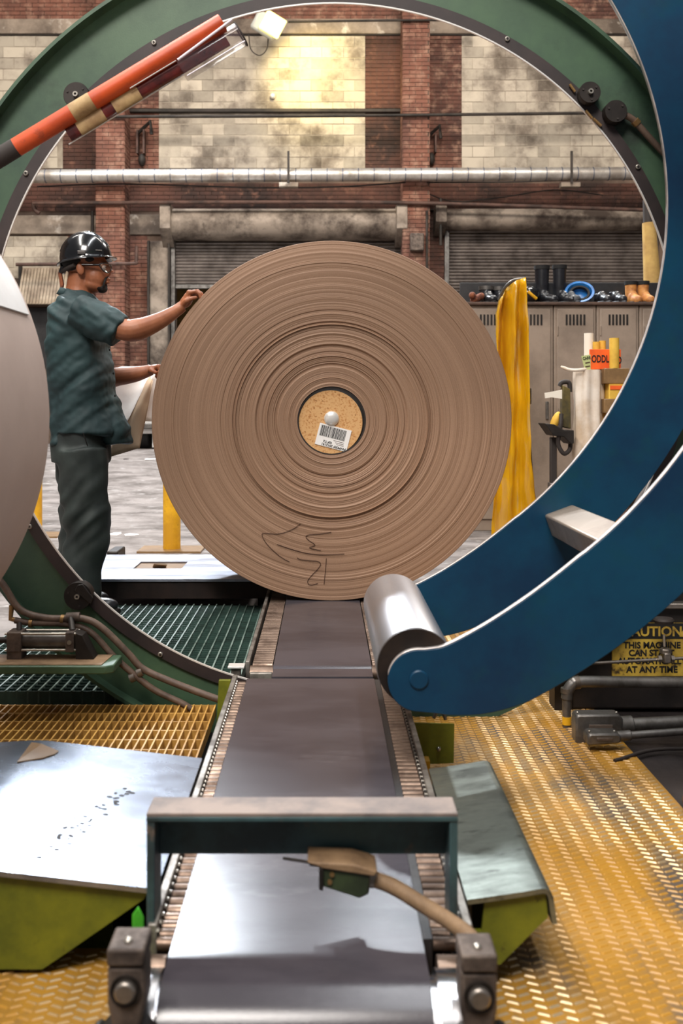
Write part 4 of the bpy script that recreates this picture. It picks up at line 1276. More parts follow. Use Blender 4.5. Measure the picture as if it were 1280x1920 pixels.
# pits and dark scratches on the plate
g = MB()
rs = random.Random(3)
for i in range(46):
    t = rs.random()
    x_ = -0.545 + 0.115 * t + rs.gauss(0, 0.012)
    y_ = 1.93 + 0.40 * t + rs.gauss(0, 0.015)
    w_, l_ = rs.uniform(0.003, 0.007), rs.uniform(0.002, 0.004)
    a = rs.uniform(0, 1.5)
    q = [(x_ + w_ * math.cos(a + k_ * 1.05), y_ + l_ * math.sin(a + k_ * 1.05) * 1.4) for k_ in range(6)]
    g.add([(u_, v_, plate_z(u_) + 0.0006) for u_, v_ in q], [tuple(range(6))])
stuff(g.build('pit_marks', X['soot'], lp))

rp = thing('guide_plate', 'smaller folded steel ramp plate with olive side right of the conveyor', 'ramp plate', (0.33, 2.15, 0))
line_r = [(0.256, 0.168), (0.30, 0.174), (0.36, 0.183), (0.388, 0.188), (0.398, 0.188), (0.406, 0.183), (0.411, 0.173), (0.418, 0.125)]
sheet(line_r, 1.815, 2.473, 0.009).build('top_plate', X['steel_plate_green'], rp, smooth=35)
MB().prism([(0.290, 0.164), (0.393, 0.178), (0.400, 0.172), (0.404, 0.130), (0.385, 0.112), (0.318, 0.045), (0.262, 0.045), (0.262, 0.105), (0.285, 0.105)], 1.828, 1.838).build('front_web', X['olive'], rp)
MB().prism([(0.262, 0.16), (0.393, 0.178), (0.404, 0.130), (0.318, 0.0), (0.262, 0.0)], 2.44, 2.45).build('back_web', X['olive'], rp)
MB().b2((0.262, 1.84, 0.0), (0.268, 2.44, 0.155)).build('inner_web', X['machine_black'], rp)
MB().b2((0.27, 1.85, 0.0), (0.318, 2.4, 0.06)).build('foot_rail', X['machine_black'], rp)

# ================================================================== GREEN RING
YR = 3.44
RC = (W(625.5, 650.5, YR).x, W(625.5, 650.5, YR).z)
kR = YR / F
Ri, Ro = 642 * kR, 758 * kR
rg = thing('wrapping_ring', 'huge dark green steel ring framing the scene around the conveyor', 'machine ring', (RC[0], YR, RC[1] - Ro))
def pr(px_r, deg): return (RC[0] + px_r * kR * math.cos(R(deg)), RC[1] + px_r * kR * math.sin(R(deg)))
MB().lathe_y([(Ri + 0.01, YR), (Ro, YR), (Ro, YR + 0.016), (Ri + 0.01, YR + 0.016)], *RC, 220).build('face_plate', X['ring_green'], rg, smooth=30)
MB().lathe_y([(Ro, YR - 0.055), (Ro + 0.012, YR - 0.055), (Ro + 0.012, YR + 0.03), (Ro, YR + 0.03)], *RC, 160, a0=R(-4), a1=R(246)).build('outer_flange', X['ring_green'], rg, smooth=30)
MB().lathe_y([(Ri + 0.003, YR - 0.012), (Ri + 0.042, YR - 0.012), (Ri + 0.042, YR), (Ri + 0.003, YR)], *RC, 220).build('liner', X['ring_liner'], rg, smooth=30)
MB().lathe_y([(Ri - 0.0015, YR - 0.013), (Ri + 0.003, YR - 0.013), (Ri + 0.003, YR - 0.005), (Ri - 0.0015, YR - 0.005)], *RC, 220).build('lit_rim', X['pale_steel'], rg, smooth=30)  # near-white strip painting the light on the ring's inner edge
for k_ in range(12):
    deg = 30 * k_ + 0.6
    x_, z_ = pr(659.5, deg)
    bo = MB().cyl((x_, YR - 0.019, z_), (x_, YR - 0.01, z_), 0.0085, n=14).build('bolt', X['bolt'], rg, bevel=0.002)
    MB().cyl((x_, YR - 0.021, z_), (x_, YR - 0.018, z_), 0.004, n=6).build('socket', X['dark_metal'], bo)
def hub(u_, v_, r_px, plain=False):
    q = W(u_, v_, YR)
    rr = r_px * kR
    h = MB().lathe_y([(0.0, YR - 0.05), (rr * 0.97, YR - 0.05), (rr, YR - 0.046), (rr, YR - 0.002), (0.0, YR - 0.002)], q.x, q.z, 36, close=False).build('idler_hub', X['dark_metal'], rg, smooth=40)
    if not plain:
        MB().lathe_y([(0.004, YR - 0.062), (0.0085, YR - 0.062), (0.0085, YR - 0.05), (0.004, YR - 0.05)], q.x, q.z, 20).build('axle_end', X['bolt'], h, smooth=40)
    for a in (40, 160, 280):
        s = (q.x + rr * 0.7 * math.cos(R(a)), q.z + rr * 0.7 * math.sin(R(a)))
        MB().cyl((s[0], YR - 0.053, s[1]), (s[0], YR - 0.049, s[1]), 0.0035, n=8).build('hub_screw', X['soot'], h)
hub(149, 186, 24); hub(1099, 181, 20); hub(1147, 216, 21, True); hub(152, 1113, 26)
q = [W(u_, v_, YR - 0.06) for u_, v_ in ((139, 1108), (145, 1097), (155, 1096), (174, 1122), (170, 1134))]
MB().prism([(p_.x, p_.z) for p_ in q], YR - 0.058, YR - 0.05).build('hub_bracket', X['dark_metal'], rg, bevel=0.002)
for u_, v_, u2, v2 in ((1068, 158, 1078, 172), (1098, 207, 1110, 222), (1112, 222, 1127, 236)):
    MB().tube([W(u_, v_, YR - 0.02), W(u2, v2, YR - 0.02)], 0.005, 8).build('clip', X['brass'], rg, smooth=50)
MB().tube(smooth_path([W(1166, 214, YR - 0.03), W(1180, 220, YR - 0.03), W(1192, 230, YR - 0.025), W(1215, 256, YR - 0.02), W(1245, 288, YR - 0.02)]), 0.011, 12).build('conduit', X['hose'], rg, smooth=60)
MB().tube([W(1189, 226, YR - 0.027), W(1195, 233, YR - 0.024)], 0.0145, 12).build('conduit_collar', X['brass'], rg, smooth=50)
# feet that hold the ring, down in the pit
for s in (-1, 1):
    MB().b2((RC[0] + s * 0.30 - 0.07, YR + 0.02, -0.28), (RC[0] + s * 0.30 + 0.07, YR + 0.035, 0.05)).build('ring_foot', X['ring_green'], rg)

# ---- cylinder shelf and hoses at lower left
sh = thing('cylinder_shelf', 'green steel shelf plate carrying the air cylinder at lower left', 'shelf', (-1.0, 3.28, 0.21))
MB().prism_z([(-1.5, 3.18), (-0.685, 3.18), (-0.662, 3.20), (-0.662, 3.328), (-1.5, 3.328)], 0.212, 0.238).build('plate', X['ring_green'], sh, bevel=0.004)
MB().prism_z([(-1.5, 3.19), (-0.70, 3.19), (-0.69, 3.32), (-1.5, 3.32)], 0.2382, 0.2405).build('dust_layer', X['conduit'], sh)
MB().b2((-1.5, 3.22, -0.28), (-1.40, 3.32, 0.212)).build('leg', X['ring_green'], sh)
ya = 3.285
ac = thing('air_cylinder', 'steel pneumatic cylinder with square end blocks on the green shelf', 'cylinder', (W(80, 0, ya).x, ya, 0.2405))
za = 0.296
MB().cyl((W(45, 0, ya).x, ya, za), (W(128, 0, ya).x, ya, za), 0.0265, n=32).build('barrel', X['galvanised'], ac, smooth=40)
for u0, u1 in ((18, 45), (127, 143)):
    MB().b2((W(u0, 0, ya).x, ya - 0.034, za - 0.032), (W(u1, 0, ya).x, ya + 0.034, za + 0.032)).build('end_block', X['cast_iron'], ac, bevel=0.003)
for dy, dz in ((-0.027, 0.026), (-0.027, -0.026), (0.027, 0.026), (0.027, -0.026)):
    MB().cyl((W(14, 0, ya).x, ya + dy, za + dz), (W(146, 0, ya).x, ya + dy, za + dz), 0.004, n=10).build('tie_rod', X['bolt'], ac, smooth=50)
MB().cyl((W(-40, 0, ya).x, ya, za), (W(18, 0, ya).x, ya, za), 0.010, n=14).build('piston_rod', X['dark_metal'], ac, smooth=50)
MB().prism([(W(143, 0, ya).x, za + 0.03), (W(158, 0, ya).x, za + 0.022), (W(180, 0, ya).x, 0.2405), (W(146, 0, ya).x, 0.2405)], ya - 0.03, ya + 0.03).build('clevis', X['dark_metal'], ac, bevel=0.002)
MB().cyl((W(135, 0, ya).x, ya - 0.038, za), (W(135, 0, ya).x, ya - 0.03, za), 0.007, n=14).build('port_plug', X['bolt'], ac)
MB().b2((W(18, 0, ya).x, ya - 0.03, 0.2405), (W(45, 0, ya).x, ya + 0.03, za - 0.03)).build('mount', X['cast_iron'], ac)
yh_ = 3.345
h1 = smooth_path([W(-30, 1060, yh_), W(5, 1095, yh_), W(38, 1143, yh_), W(90, 1159, yh_), W(155, 1160, yh_), W(192, 1178, yh_), W(240, 1225, yh_), W(268, 1254, yh_), W(320, 1278, yh_), W(380, 1301, yh_), W(428, 1318, yh_)], 6)
h2 = smooth_path([W(28, 1163, yh_), W(60, 1168, yh_), W(120, 1170, yh_), W(168, 1184, yh_), W(214, 1232, yh_), W(252, 1265, yh_), W(290, 1294, yh_), W(340, 1318, yh_), W(360, 1330, yh_)], 6)
h1o = tag(MB().tube(h1, 0.0115, 14).build('air_hose', X['hose'], smooth=60), 'upper brown air hose curving along the bottom of the green ring', 'hose', 'air hoses')
h2o = tag(MB().tube(h2, 0.0105, 14).build('air_hose', X['hose'], smooth=60), 'lower brown air hose curving along the bottom of the green ring', 'hose', 'air hoses')
for (a, b_) in (((258, 1262), (272, 1246)), ((244, 1272), (258, 1256))):
    MB().tube([W(a[0], a[1], yh_), W((a[0] + b_[0]) / 2 + 2, (a[1] + b_[1]) / 2 + 4, yh_)], 0.016, 14).build('hose_clamp', X['steel'], h1o, smooth=50)
for u_ in (117, 58):
    MB().tube([W(u_ - 3, 1160 if u_ > 100 else 1168, yh_), W(u_ + 3, 1161 if u_ > 100 else 1168.5, yh_)], 0.0145, 14).build('brass_ferrule', X['brass'], h1o if u_ > 100 else h2o, smooth=50)
fit = tag(MB().tube([W(22, 1135, yh_), W(20, 1160, yh_), W(50, 1168, yh_)], 0.009, 12).build('hose_elbow', X['brass'], h2o, smooth=50))
MB().tube([W(36, 1170, yh_ - 0.02), W(36, 1185, ya)], 0.009, 10).build('port_nipple', X['dark_metal'], h2o, smooth=50)
MB().tube([W(125, 1158, yh_), W(150, 1157, yh_)], 0.017, 12).build('coupling', X['cast_iron'], h1o, smooth=50)
MB().tube([W(133, 1160, yh_ - 0.01), W(136, 1184, ya)], 0.010, 10).build('port_nipple', X['dark_metal'], h1o, smooth=50)

# ---- orange padded pole across the ring
yo = 3.16
op_ = thing('orange_pole', 'orange plastic tube with taped clear sleeve slanting across the ring', 'pole', W(200, 190, yo))
A, B = W(-60, 331, yo), W(417, 43, yo)
dirn = (B - A).normalized()
perp = Vector((dirn.z, 0, -dirn.x))          # towards lower right in the picture
MB().tube([A + (B - A) * 0.125, B], 0.0295, 28).build('tube', X['orange_tube'], op_, smooth=50)
MB().tube([A, A + (B - A) * 0.19], [0.031, 0.0302], 28).build('sooty_end', X['soot'], op_, smooth=50)
MB().tube([A, A - (B - A) * 0.5], 0.03, 20).build('pole_end', X['soot'], op_, smooth=50)
MB().tube([A + (B - A) * 0.41, A + (B - A) * 0.49], 0.0305, 28).build('tape_band', X['masking_tape'], op_, smooth=50)
off = perp * 0.043 + Vector((0, 0.012, 0))
def flat_tube(t0, t1, w, th, mat, name, o_):
    p0, p1 = A + (B - A) * t0 + o_, A + (B - A) * t1 + o_
    vs, fs = [], []
    n = 20
    for p_ in (p0, p1):
        for k_ in range(n):
            a = 2 * math.pi * k_ / n
            vs.append(p_ + perp * (w * math.cos(a)) + Vector((0, th * math.sin(a), 0)))
    for k_ in range(n):
        j = (k_ + 1) % n
        fs.append((k_, j, n + j, n + k_))
    fs += [tuple(reversed(range(n))), tuple(range(n, 2 * n))]
    return MB().add(vs, fs).build(name, X[mat], op_, smooth=50)
flat_tube(0.36, 0.985, 0.026, 0.012, 'maroon', 'folded_sheet', off)
flat_tube(0.40, 0.50, 0.0275, 0.0135, 'masking_tape', 'tape_band', off)
flat_tube(0.54, 0.64, 0.0275, 0.0135, 'masking_tape', 'tape_band', off)
flat_tube(0.80, 1.035, 0.040, 0.030, 'clear_plastic', 'clear_sleeve', off * 1.25)
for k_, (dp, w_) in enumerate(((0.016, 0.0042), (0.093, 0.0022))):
    MB().tube([A + (B - A) * 0.805 + perp * (dp + 0.02 * (1 - k_)) - Vector((0, 0.026, 0)), A + (B - A) * 1.03 + perp * dp - Vector((0, 0.026, 0))], w_, 8).build('sleeve_highlight', X['sleeve_glint'], op_, smooth=60)  # white highlight streaks painted onto the clear sleeve
ring_pts = [A + (B - A) * 1.035 + off * 1.25 + perp * (0.040 * math.cos(t)) + Vector((0, 0.030 * math.sin(t), 0)) for t in [2 * math.pi * k_ / 24 for k_ in range(25)]]
MB().tube(ring_pts, 0.0028, 8).build('sleeve_mouth', X['soot'], op_, smooth=60)
MB().tube([A + (B - A) * 0.345 + off * 1.62, A + (B - A) * 0.80 + off * 1.6], 0.0022, 8).build('edge_glint', X['pale_steel'], op_)  # pale line painting the lit lower edge of the folded sheet
MB().tube([A + (B - A) * 0.62 + perp * 0.0305 - Vector((0, 0.014, 0)), A + (B - A) * 0.80 + perp * 0.0305 - Vector((0, 0.014, 0))], 0.0018, 8).build('edge_glint', X['pale_steel'], op_)  # pale line painted as a glint along the orange tube

# ================================================================== BLUE ARMS AND ROLLER
YF_, YN = 3.30, 2.445
ks = YF_ / F
def aw_(u_, v_): return ((u_ - CX) * ks, CAMH - (v_ - CY) * ks)
inner, outer = [], []
for a in range(510, -451, -15):             # inner edge, measured on the far plate, from the roller upwards
    a /= 10
    inner.append(aw_(504.2 + 744 * math.cos(R(a)), 386.5 + 744 * math.sin(R(a))))
for a in range(63, -46, -2):
    outer.append(aw_(474 + 920 * math.cos(R(a)), 353 + 920 * math.sin(R(a))))
ec = (739, 1144)
end = [aw_(ec[0] + 43 * math.cos(R(a)), ec[1] + 43 * math.sin(R(a))) for a in range(92, 271, 7)]
lead = smooth_path([Vector((u_, v_, 0)) for u_, v_ in ((748, 1101), (772, 1097), (800, 1084), (842, 1060), (890, 1028), (930, 998), (972, 964))], 5)[:-1]
inner_line = [aw_(p_.x, p_.y) for p_ in lead] + inner
lead = smooth_path([Vector((u_, v_, 0)) for u_, v_ in ((760, 1189), (790, 1192), (830, 1190), (865, 1182), (891.7, 1172.7))], 5)[:-1]
outer_line = [aw_(p_.x, p_.y) for p_ in lead] + outer
poly = end + inner_line + outer_line[::-1]
ar = thing('lift_arm', 'blue curved double arm with a steel roller between its plates', 'machine arm', (0.6, 2.9, 0))
for yy, th in ((YF_, -0.022), (YN, 0.022)):
    nm = MB().prism(poly, yy, yy + th).build('arm_plate', X['blue_paint'], ar, bevel=0.002)
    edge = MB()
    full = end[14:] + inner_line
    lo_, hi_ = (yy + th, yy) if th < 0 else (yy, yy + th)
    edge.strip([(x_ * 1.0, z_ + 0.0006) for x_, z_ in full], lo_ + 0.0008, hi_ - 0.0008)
    eo = edge.build('lit_edge_strip', X['lit_edge'], nm, smooth=40)  # pale strip painted for the light on the plate's inner edge
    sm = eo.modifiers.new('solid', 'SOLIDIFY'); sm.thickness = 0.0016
rcx, rcz = aw_(736, 1129)
MB().lathe_y([(0.0, YN + 0.035), (0.083, YN + 0.035), (0.094, YN + 0.040), (0.096, YN + 0.046), (0.096, YF_ - 0.026), (0.0, YF_ - 0.026)], rcx, rcz, 72, close=False).build('roller', X['turned_steel'], ar, smooth=30)
MB().lathe_y([(0.0, YN + 0.024), (0.094, YN + 0.024), (0.094, YN + 0.039), (0.0, YN + 0.039)], rcx, rcz, 60, close=False).build('roller_end', X['roller_core'], ar, smooth=30)
pcx, pcz = aw_(739, 1142)
MB().lathe_y([(0.0, YN - 0.006), (0.020, YN - 0.006), (0.0235, YN - 0.003), (0.0235, YN + 0.001), (0.0, YN + 0.001)], pcx, pcz, 32, close=False).build('axle_cap', X['blue_paint'], ar, smooth=30)
c = Vector(((aw_(1041, 955)[0] + 0.018), 0, aw_(1041, 955)[1] - 0.034))
MB().box((c.x, (YF_ + YN) / 2, c.z), (0.098, YF_ - YN - 0.04, 0.075), (0, R(-20), 0)).build('cross_tube', X['tan_steel'], ar, bevel=0.006)
MB().box((aw_(1330, -70)[0], (YF_ + YN) / 2, aw_(1330, -70)[1]), (0.12, YF_ - YN - 0.04, 0.12), (0, R(30), 0)).build('cross_tube', X['blue_paint'], ar, bevel=0.006)

# ================================================================== MACHINE BASE AT RIGHT
mbs = thing('machine_base', 'black machine base with steel bar and caution sign behind the blue arm', 'machine', (1.4, 3.8, 0))
MB().b2((0.86, 3.52, 0.0), (2.3, 4.3, 0.36)).build('housing', X['machine_black'], mbs, bevel=0.01)
MB().b2((1.235, 3.80, 0.36), (2.3, 4.05, 1.02)).build('tower', X['machine_black'], mbs, bevel=0.02)
MB().b2((0.86, 3.49, 0.355), (2.3, 3.54, 0.375)).build('top_bar', X['steel'], mbs, bevel=0.004)
MB().b2((0.80, 3.515, 0.0), (0.86, 3.6, 0.2)).build('skirt', X['machine_black'], mbs)
ysn = 3.512
def sq(u_, v_): 
    q_ = W(u_, v_, ysn); return (q_.x, q_.z)
s0, s1 = sq(1147, 1267), sq(1300, 1168)
sg = MB().b2((s0[0], ysn - 0.004, s0[1]), (s1[0], ysn + 0.004, s1[1])).build('caution_sign', X['sign_yellow'], mbs)
hb = sq(0, 1197)[1]
MB().b2((s0[0], ysn - 0.0055, hb), (s1[0], ysn - 0.003, s1[1])).build('sign_header', X['ink'], sg)
kk = ysn / F
letters('CAUTION', 0.046, (sq(1221, 0)[0], ysn - 0.0065, sq(0, 1184)[1]), sg, 'sign_yellow', 0.0012, sx_=1.0)
tri = [sq(1272, 1193), sq(1296, 1193), sq(1284, 1172)]
MB().prism(tri, ysn - 0.0065, ysn - 0.005).build('warning_triangle', X['sign_yellow'], sg)
for txt, uc, vc in (('THIS MACHINE', 1221, 1209.5), ('CAN START', 1220, 1224), ('AUTOMATICALLY', 1221, 1239), ('AT ANY TIME', 1221, 1255)):
    letters(txt, 0.030, (sq(uc, 0)[0], ysn - 0.0052, sq(0, vc)[1]), sg, 'ink', 0.0009, sx_=0.98)
tag(MB().tube([W(1105, 1244, 3.40), W(1300, 1233, 3.40)], 0.0055, 10).build('thin_rod', X['steel'], smooth=50), 'thin steel rod in front of the caution sign', 'rod')
va = thing('valve', 'small brass-stemmed valve with dark handwheel in front of the sign', 'valve', W(1246, 1240, 3.39))
MB().lathe_z([(0, 0.145), (0.030, 0.145), (0.034, 0.138), (0.030, 0.128), (0, 0.128)], W(1244, 1240, 3.39), 18).build('handwheel', X['soot'], va, smooth=50)
MB().cyl(W(1244, 1190, 3.39), W(1245, 1212, 3.39), 0.004, n=8).build('stem', X['bolt'], va)
MB().cyl(W(1247, 1216, 3.39), W(1247, 1225, 3.39), 0.020, n=6).build('nut', X['steel'], va, bevel=0.002)
MB().b2(W(1238, 1239, 3.41), W(1258, 1225, 3.37)).build('body', X['steel'], va, bevel=0.004)
for u0, u1 in ((1233, 1239), (1257, 1263)):
    MB().cyl(W(u0, 1235, 3.39), W(u1, 1235, 3.39), 0.012, n=6).build('union', X['steel'], va)
yp = 3.33
pp = thing('guard_pipe', 'thick grey steel guard pipe bent down to the yellow floor', 'pipe', (W(1062, 0, yp).x, yp, 0))
MB().tube(smooth_path([W(1310, 1280, yp), W(1200, 1279, yp), W(1092, 1278, yp), W(1074, 1282, yp), W(1064, 1296, yp), W(1062, 1310, yp)], 6), 0.0185, 18).build('pipe', X['galvanised'], pp, smooth=60)
MB().cyl(W(1062, 1296, yp), (W(1062, 0, yp).x, yp, 0.0), 0.0145, n=16).build('upright', X['galvanised'], pp, smooth=60)
MB().cyl(W(1062, 1290, yp), W(1062, 1299, yp), 0.0195, n=16).build('collar', X['steel'], pp, smooth=50)
MB().cyl(W(1077, 1280, yp), W(1086, 1279, yp), 0.0215, n=18).build('collar', X['steel'], pp, smooth=50)
MB().cyl((W(1062, 0, yp).x - 0.001, yp - 0.003, 0.01), (W(1062, 0, yp).x - 0.001, yp - 0.003, 0.035), 0.0146, n=16).build('paint_mark', X['yellow_paint'], pp, smooth=60)
def conduit_body(uL, uR, v0, v1, yy, u_end, v_end, r_, label):
    t = thing('conduit_fitting', label, 'conduit', (W(uL, 0, yy).x, yy, 0))
    a, b_ = W(uL, v1, yy), W(uR, v0, yy)
    dz = b_.z - a.z
    MB().prism([(a.x, a.z), (b_.x, a.z + dz * 0.16), (b_.x + 0.012, a.z + dz * 0.3), (b_.x + 0.012, a.z + dz * 0.85), (b_.x, b_.z), (a.x + 0.008, b_.z), (a.x, b_.z - 0.01)], yy - 0.03, yy + 0.03).build('body', X['galvanised'], t, bevel=0.006)
    MB().b2((a.x + (b_.x - a.x) * 0.30, yy - 0.0325, a.z + dz * 0.45), (a.x + (b_.x - a.x) * 0.84, yy - 0.029, a.z + dz * 0.68)).build('name_plate', X['cast_iron'], t, bevel=0.001)
    for xx in (a.x + 0.01, b_.x - 0.004):
        MB().ell((xx, yy - 0.01, b_.z + 0.002), (0.004, 0.004, 0.003)).build('cover_screw', X['bolt'], t, smooth=60)
    e = W(u_end, v_end, yy)
    m_ = Vector((b_.x + 0.008, yy, a.z + dz * 0.55))
    dd = (e - m_).normalized()
    MB().cyl(m_, m_ + dd * 0.042, r_ * 1.35, n=20).build('hub', X['galvanised'], t, bevel=0.003)
    MB().cyl(m_ + dd * 0.03, e, r_, n=20).build('pipe', X['galvanised'], t, smooth=60)
conduit_body(1075, 1156, 1335, 1392, 3.20, 1330, 1352, 0.0215, 'large grey conduit fitting with its pipe on the yellow floor')
conduit_body(1097, 1152, 1370, 1393, 3.11, 1330, 1368, 0.0115, 'small grey conduit fitting in front of the larger one')
tag(MB().tube(smooth_path([(0.86, 3.0, 0.004), (1.05, 3.1, 0.006), (1.4, 3.06, 0.004)]), 0.006, 8).build('floor_cable', X['soot'], smooth=60), 'thin black cable on the dark floor under the conduits', 'cable')
g = MB()
for k_ in range(5):
    g.ell((0.985 + rs.uniform(-0.03, 0.06), 2.60 + rs.uniform(-0.08, 0.08), 0.02 + rs.uniform(0, 0.03)), (0.04, 0.08, 0.03))
wd = link('timber_chunk', organic(g, 0.01, 2), X['wood'])
tag(wd, 'rough brown timber chunk at the right edge on the dark plate', 'timber')
# brown braces, yellow post and beige post seen between the two arm plates
yb = 3.62
br1 = thing('brace_frame', 'dark brown riveted steel brace seen between the blue arm plates', 'brace', W(1190, 1000, yb))
def beam(u0, v0, u1, v1, w, th, mat, name, dy=0.0):
    a, b_ = W(u0, v0, yb + dy), W(u1, v1, yb + dy)
    d = (b_ - a).normalized()
    n_ = Vector((-d.z, 0, d.x)) * w
    return MB().prism([((a + n_).x, (a + n_).z), ((b_ + n_).x, (b_ + n_).z), ((b_ - n_).x, (b_ - n_).z), ((a - n_).x, (a - n_).z)], yb + dy - th, yb + dy + th).build(name, X[mat], br1, bevel=0.002)
beam(1252, 862, 1112, 1108, 0.016, 0.03, 'brown_beam', 'channel_web', 0.02)
beam(1239, 860, 1100, 1104, 0.0035, 0.05, 'steel', 'channel_flange')
beam(1218, 880, 1140, 1015, 0.005, 0.02, 'brown_beam', 'rail', -0.02)
beam(1266, 868, 1126, 1112, 0.0035, 0.05, 'brown_beam', 'channel_flange')
for u_, v_ in ((1258, 872), (1250, 882), (1227, 915), (1206, 950)):
    q_ = W(u_, v_, yb)
    MB().ell((q_.x, yb - 0.03, q_.z), (0.006, 0.006, 0.006)).build('rivet', X['bolt'], br1, smooth=60)
MB().b2((1.14, 3.6, 0.36), (1.24, 3.7, 0.66)).build('foot', X['machine_black'], br1)
tag(MB().b2((W(1128, 0, 4.0).x, 4.0, 0.361), (W(1160, 0, 4.0).x, 4.05, W(0, 952, 4.0).z)).build('yellow_guard_post', X['yellow_paint'], bevel=0.004), 'flat yellow guard post between the blue arm plates', 'post')
tag(MB().b2((W(1064, 0, 4.35).x, 4.35, 0.0), (W(1098, 0, 4.35).x, 4.42, W(0, 1030, 4.35).z)).build('beige_post', X['beige_paint'], bevel=0.008), 'beige post below the steel cross tube of the arm', 'post')
tag(MB().b2((0.86, 4.75, 0.0), (1.12, 4.98, 0.03)).build('steel_step', X['table_steel'], bevel=0.004), 'low grey steel step on the floor behind the blue arm', 'step')

# ================================================================== PAPER ROLLS
YP = 4.715
kP = YP / F
QX, QZ, QR = (621.5 - CX) * kP, 0.151 + 0.8375, 0.8375
roll_material('paper_roll_end', QX, QZ)
pr_ = thing('paper_roll', 'huge brown paper roll standing on the conveyor in the middle', 'paper roll', (QX, YP + 0.35, 0.15))
rs2 = random.Random(11)
prof = []
r_ = 0.160
yv = 0.0
steps = {0.262: 0.004, 0.305: -0.003, 0.345: 0.003, 0.452: -0.007, 0.456: 0.007, 0.51: 0.002, 0.74: -0.002}
while r_ < QR - 0.004:
    yv = yv * 0.8 + rs2.gauss(0, 0.0006) * (1.5 if r_ < 0.5 else 0.7)
    wave = 0.0014 * math.sin(r_ * 150) * (1.0 if 0.2 < r_ < 0.5 else 0.25)
    prof.append((r_, YP + yv + wave))
    r_ += rs2.uniform(0.0018, 0.0034)
for kx, dv in steps.items():
    prof = [(a, y_ + (dv if abs(a - kx) < 0.006 else 0)) for a, y_ in prof]
prof += [(QR - 0.002, YP), (QR, YP + 0.003), (QR, YP + 0.70), (0.160, YP + 0.70)]
MB().lathe_y(prof, QX, QZ, 180).build('layers', X['paper_roll_end'], pr_, smooth=20)
MB().lathe_y([(0.1535, YP + 0.004), (0.160, YP + 0.004), (0.160, YP + 0.69), (0.1535, YP + 0.69)], QX, QZ, 72).build('core_tube', X['soot'], pr_, smooth=30)
QC = (W(619.5, 792, YP).x, W(619.5, 792, YP).z)
pg = MB().lathe_y([(0.0, YP + 0.012), (0.1475, YP + 0.012), (0.1495, YP + 0.014), (0.1495, YP + 0.05), (0.0, YP + 0.05)], QC[0], QC[1], 72, close=False).build('core_plug', X['chipboard'], pr_, smooth=30)
cq = W(621.5, 785, YP)
MB().lathe_y([(0.0, YP - 0.004), (0.016, YP - 0.003), (0.028, YP + 0.001), (0.0345, YP + 0.007), (0.0355, YP + 0.013)], cq.x, cq.z, 36, close=False).build('plug_cap', X['pale_steel'], pg, smooth=60)
# bar-code label, slightly turned, its print upside down
la = R(-14.5)
lc = W(624.5, 820, YP)
def lab_pt(a, b_, y_): return (lc.x + a * math.cos(la) - b_ * math.sin(la), y_, lc.z + a * math.sin(la) + b_ * math.cos(la))
def lab_box(a0, a1, b0, b1, y0, y1, g): 
    c4 = [(a0, b0), (a1, b0), (a1, b1), (a0, b1)]
    return g.add([lab_pt(a, b_, y0) for a, b_ in c4] + [lab_pt(a, b_, y1) for a, b_ in c4], [(0, 1, 2, 3), (7, 6, 5, 4), (0, 4, 5, 1), (1, 5, 6, 2), (2, 6, 7, 3), (3, 7, 4, 0)])
lb = lab_box(-0.076, 0.076, -0.051, 0.051, YP + 0.0085, YP + 0.011, MB()).build('bar_code_label', X['label_white'], pg)
g = MB()
a = -0.066
while a < 0.056:
    w_ = rs2.choice((0.0016, 0.0016, 0.0028, 0.0038))
    lab_box(a, a + w_, -0.006, 0.044, YP + 0.0078, YP + 0.0086, g)
    a += w_ + rs2.choice((0.0014, 0.0018, 0.0026))
stuff(g.build('bar_code', X['ink'], lb))
for txt, s_, a_, b_ in (('PWPKRF 2912191', 0.0155, 0.012, -0.041), ('42F 7.2', 0.014, -0.02, -0.027)):
    letters(txt, s_, lab_pt(a_, b_, YP + 0.008), lb, 'ink', 0.0003, rot=(R(90), -la + math.pi, 0))
for a_, b_, w_ in ((0.03, -0.014, 0.05), (0.035, -0.022, 0.04), (0.04, -0.029, 0.035)):
    stuff(lab_box(a_ - w_ / 2, a_ + w_ / 2, b_ - 0.001, b_ + 0.001, YP + 0.008, YP + 0.0086, MB()).build('fine_print', X['pen_ink'], lb))
# pen strokes on the end of the roll
def ck(x_, y_): return (470 + x_ / 6.095, 960 + y_ / 6.095)
strokes = [[(565, 132), (505, 180), (435, 215), (370, 238), (290, 250), (200, 243), (140, 243), (128, 265), (155, 325), (210, 395), (300, 480), (380, 537), (443, 568)],
           [(920, 230), (800, 248), (660, 262), (630, 285), (665, 325), (725, 365), (728, 382), (680, 402), (675, 410), (740, 428), (800, 438)],
           [(300, 368), (400, 403), (520, 440), (640, 470), (800, 487), (920, 486), (1068, 478)],
           [(528, 522), (570, 542), (680, 555), (770, 565), (797, 600), (760, 655), (690, 730), (650, 785), (660, 825), (700, 832), (765, 815)],
           [(862, 530), (855, 640), (845, 740), (837, 825)]]
for st_ in strokes:
    MB().tube(smooth_path([W(*ck(*p_), YP - 0.004) for p_ in st_], 5), 0.0015, 6).build('pen_stroke', X['pen_ink'], pr_)

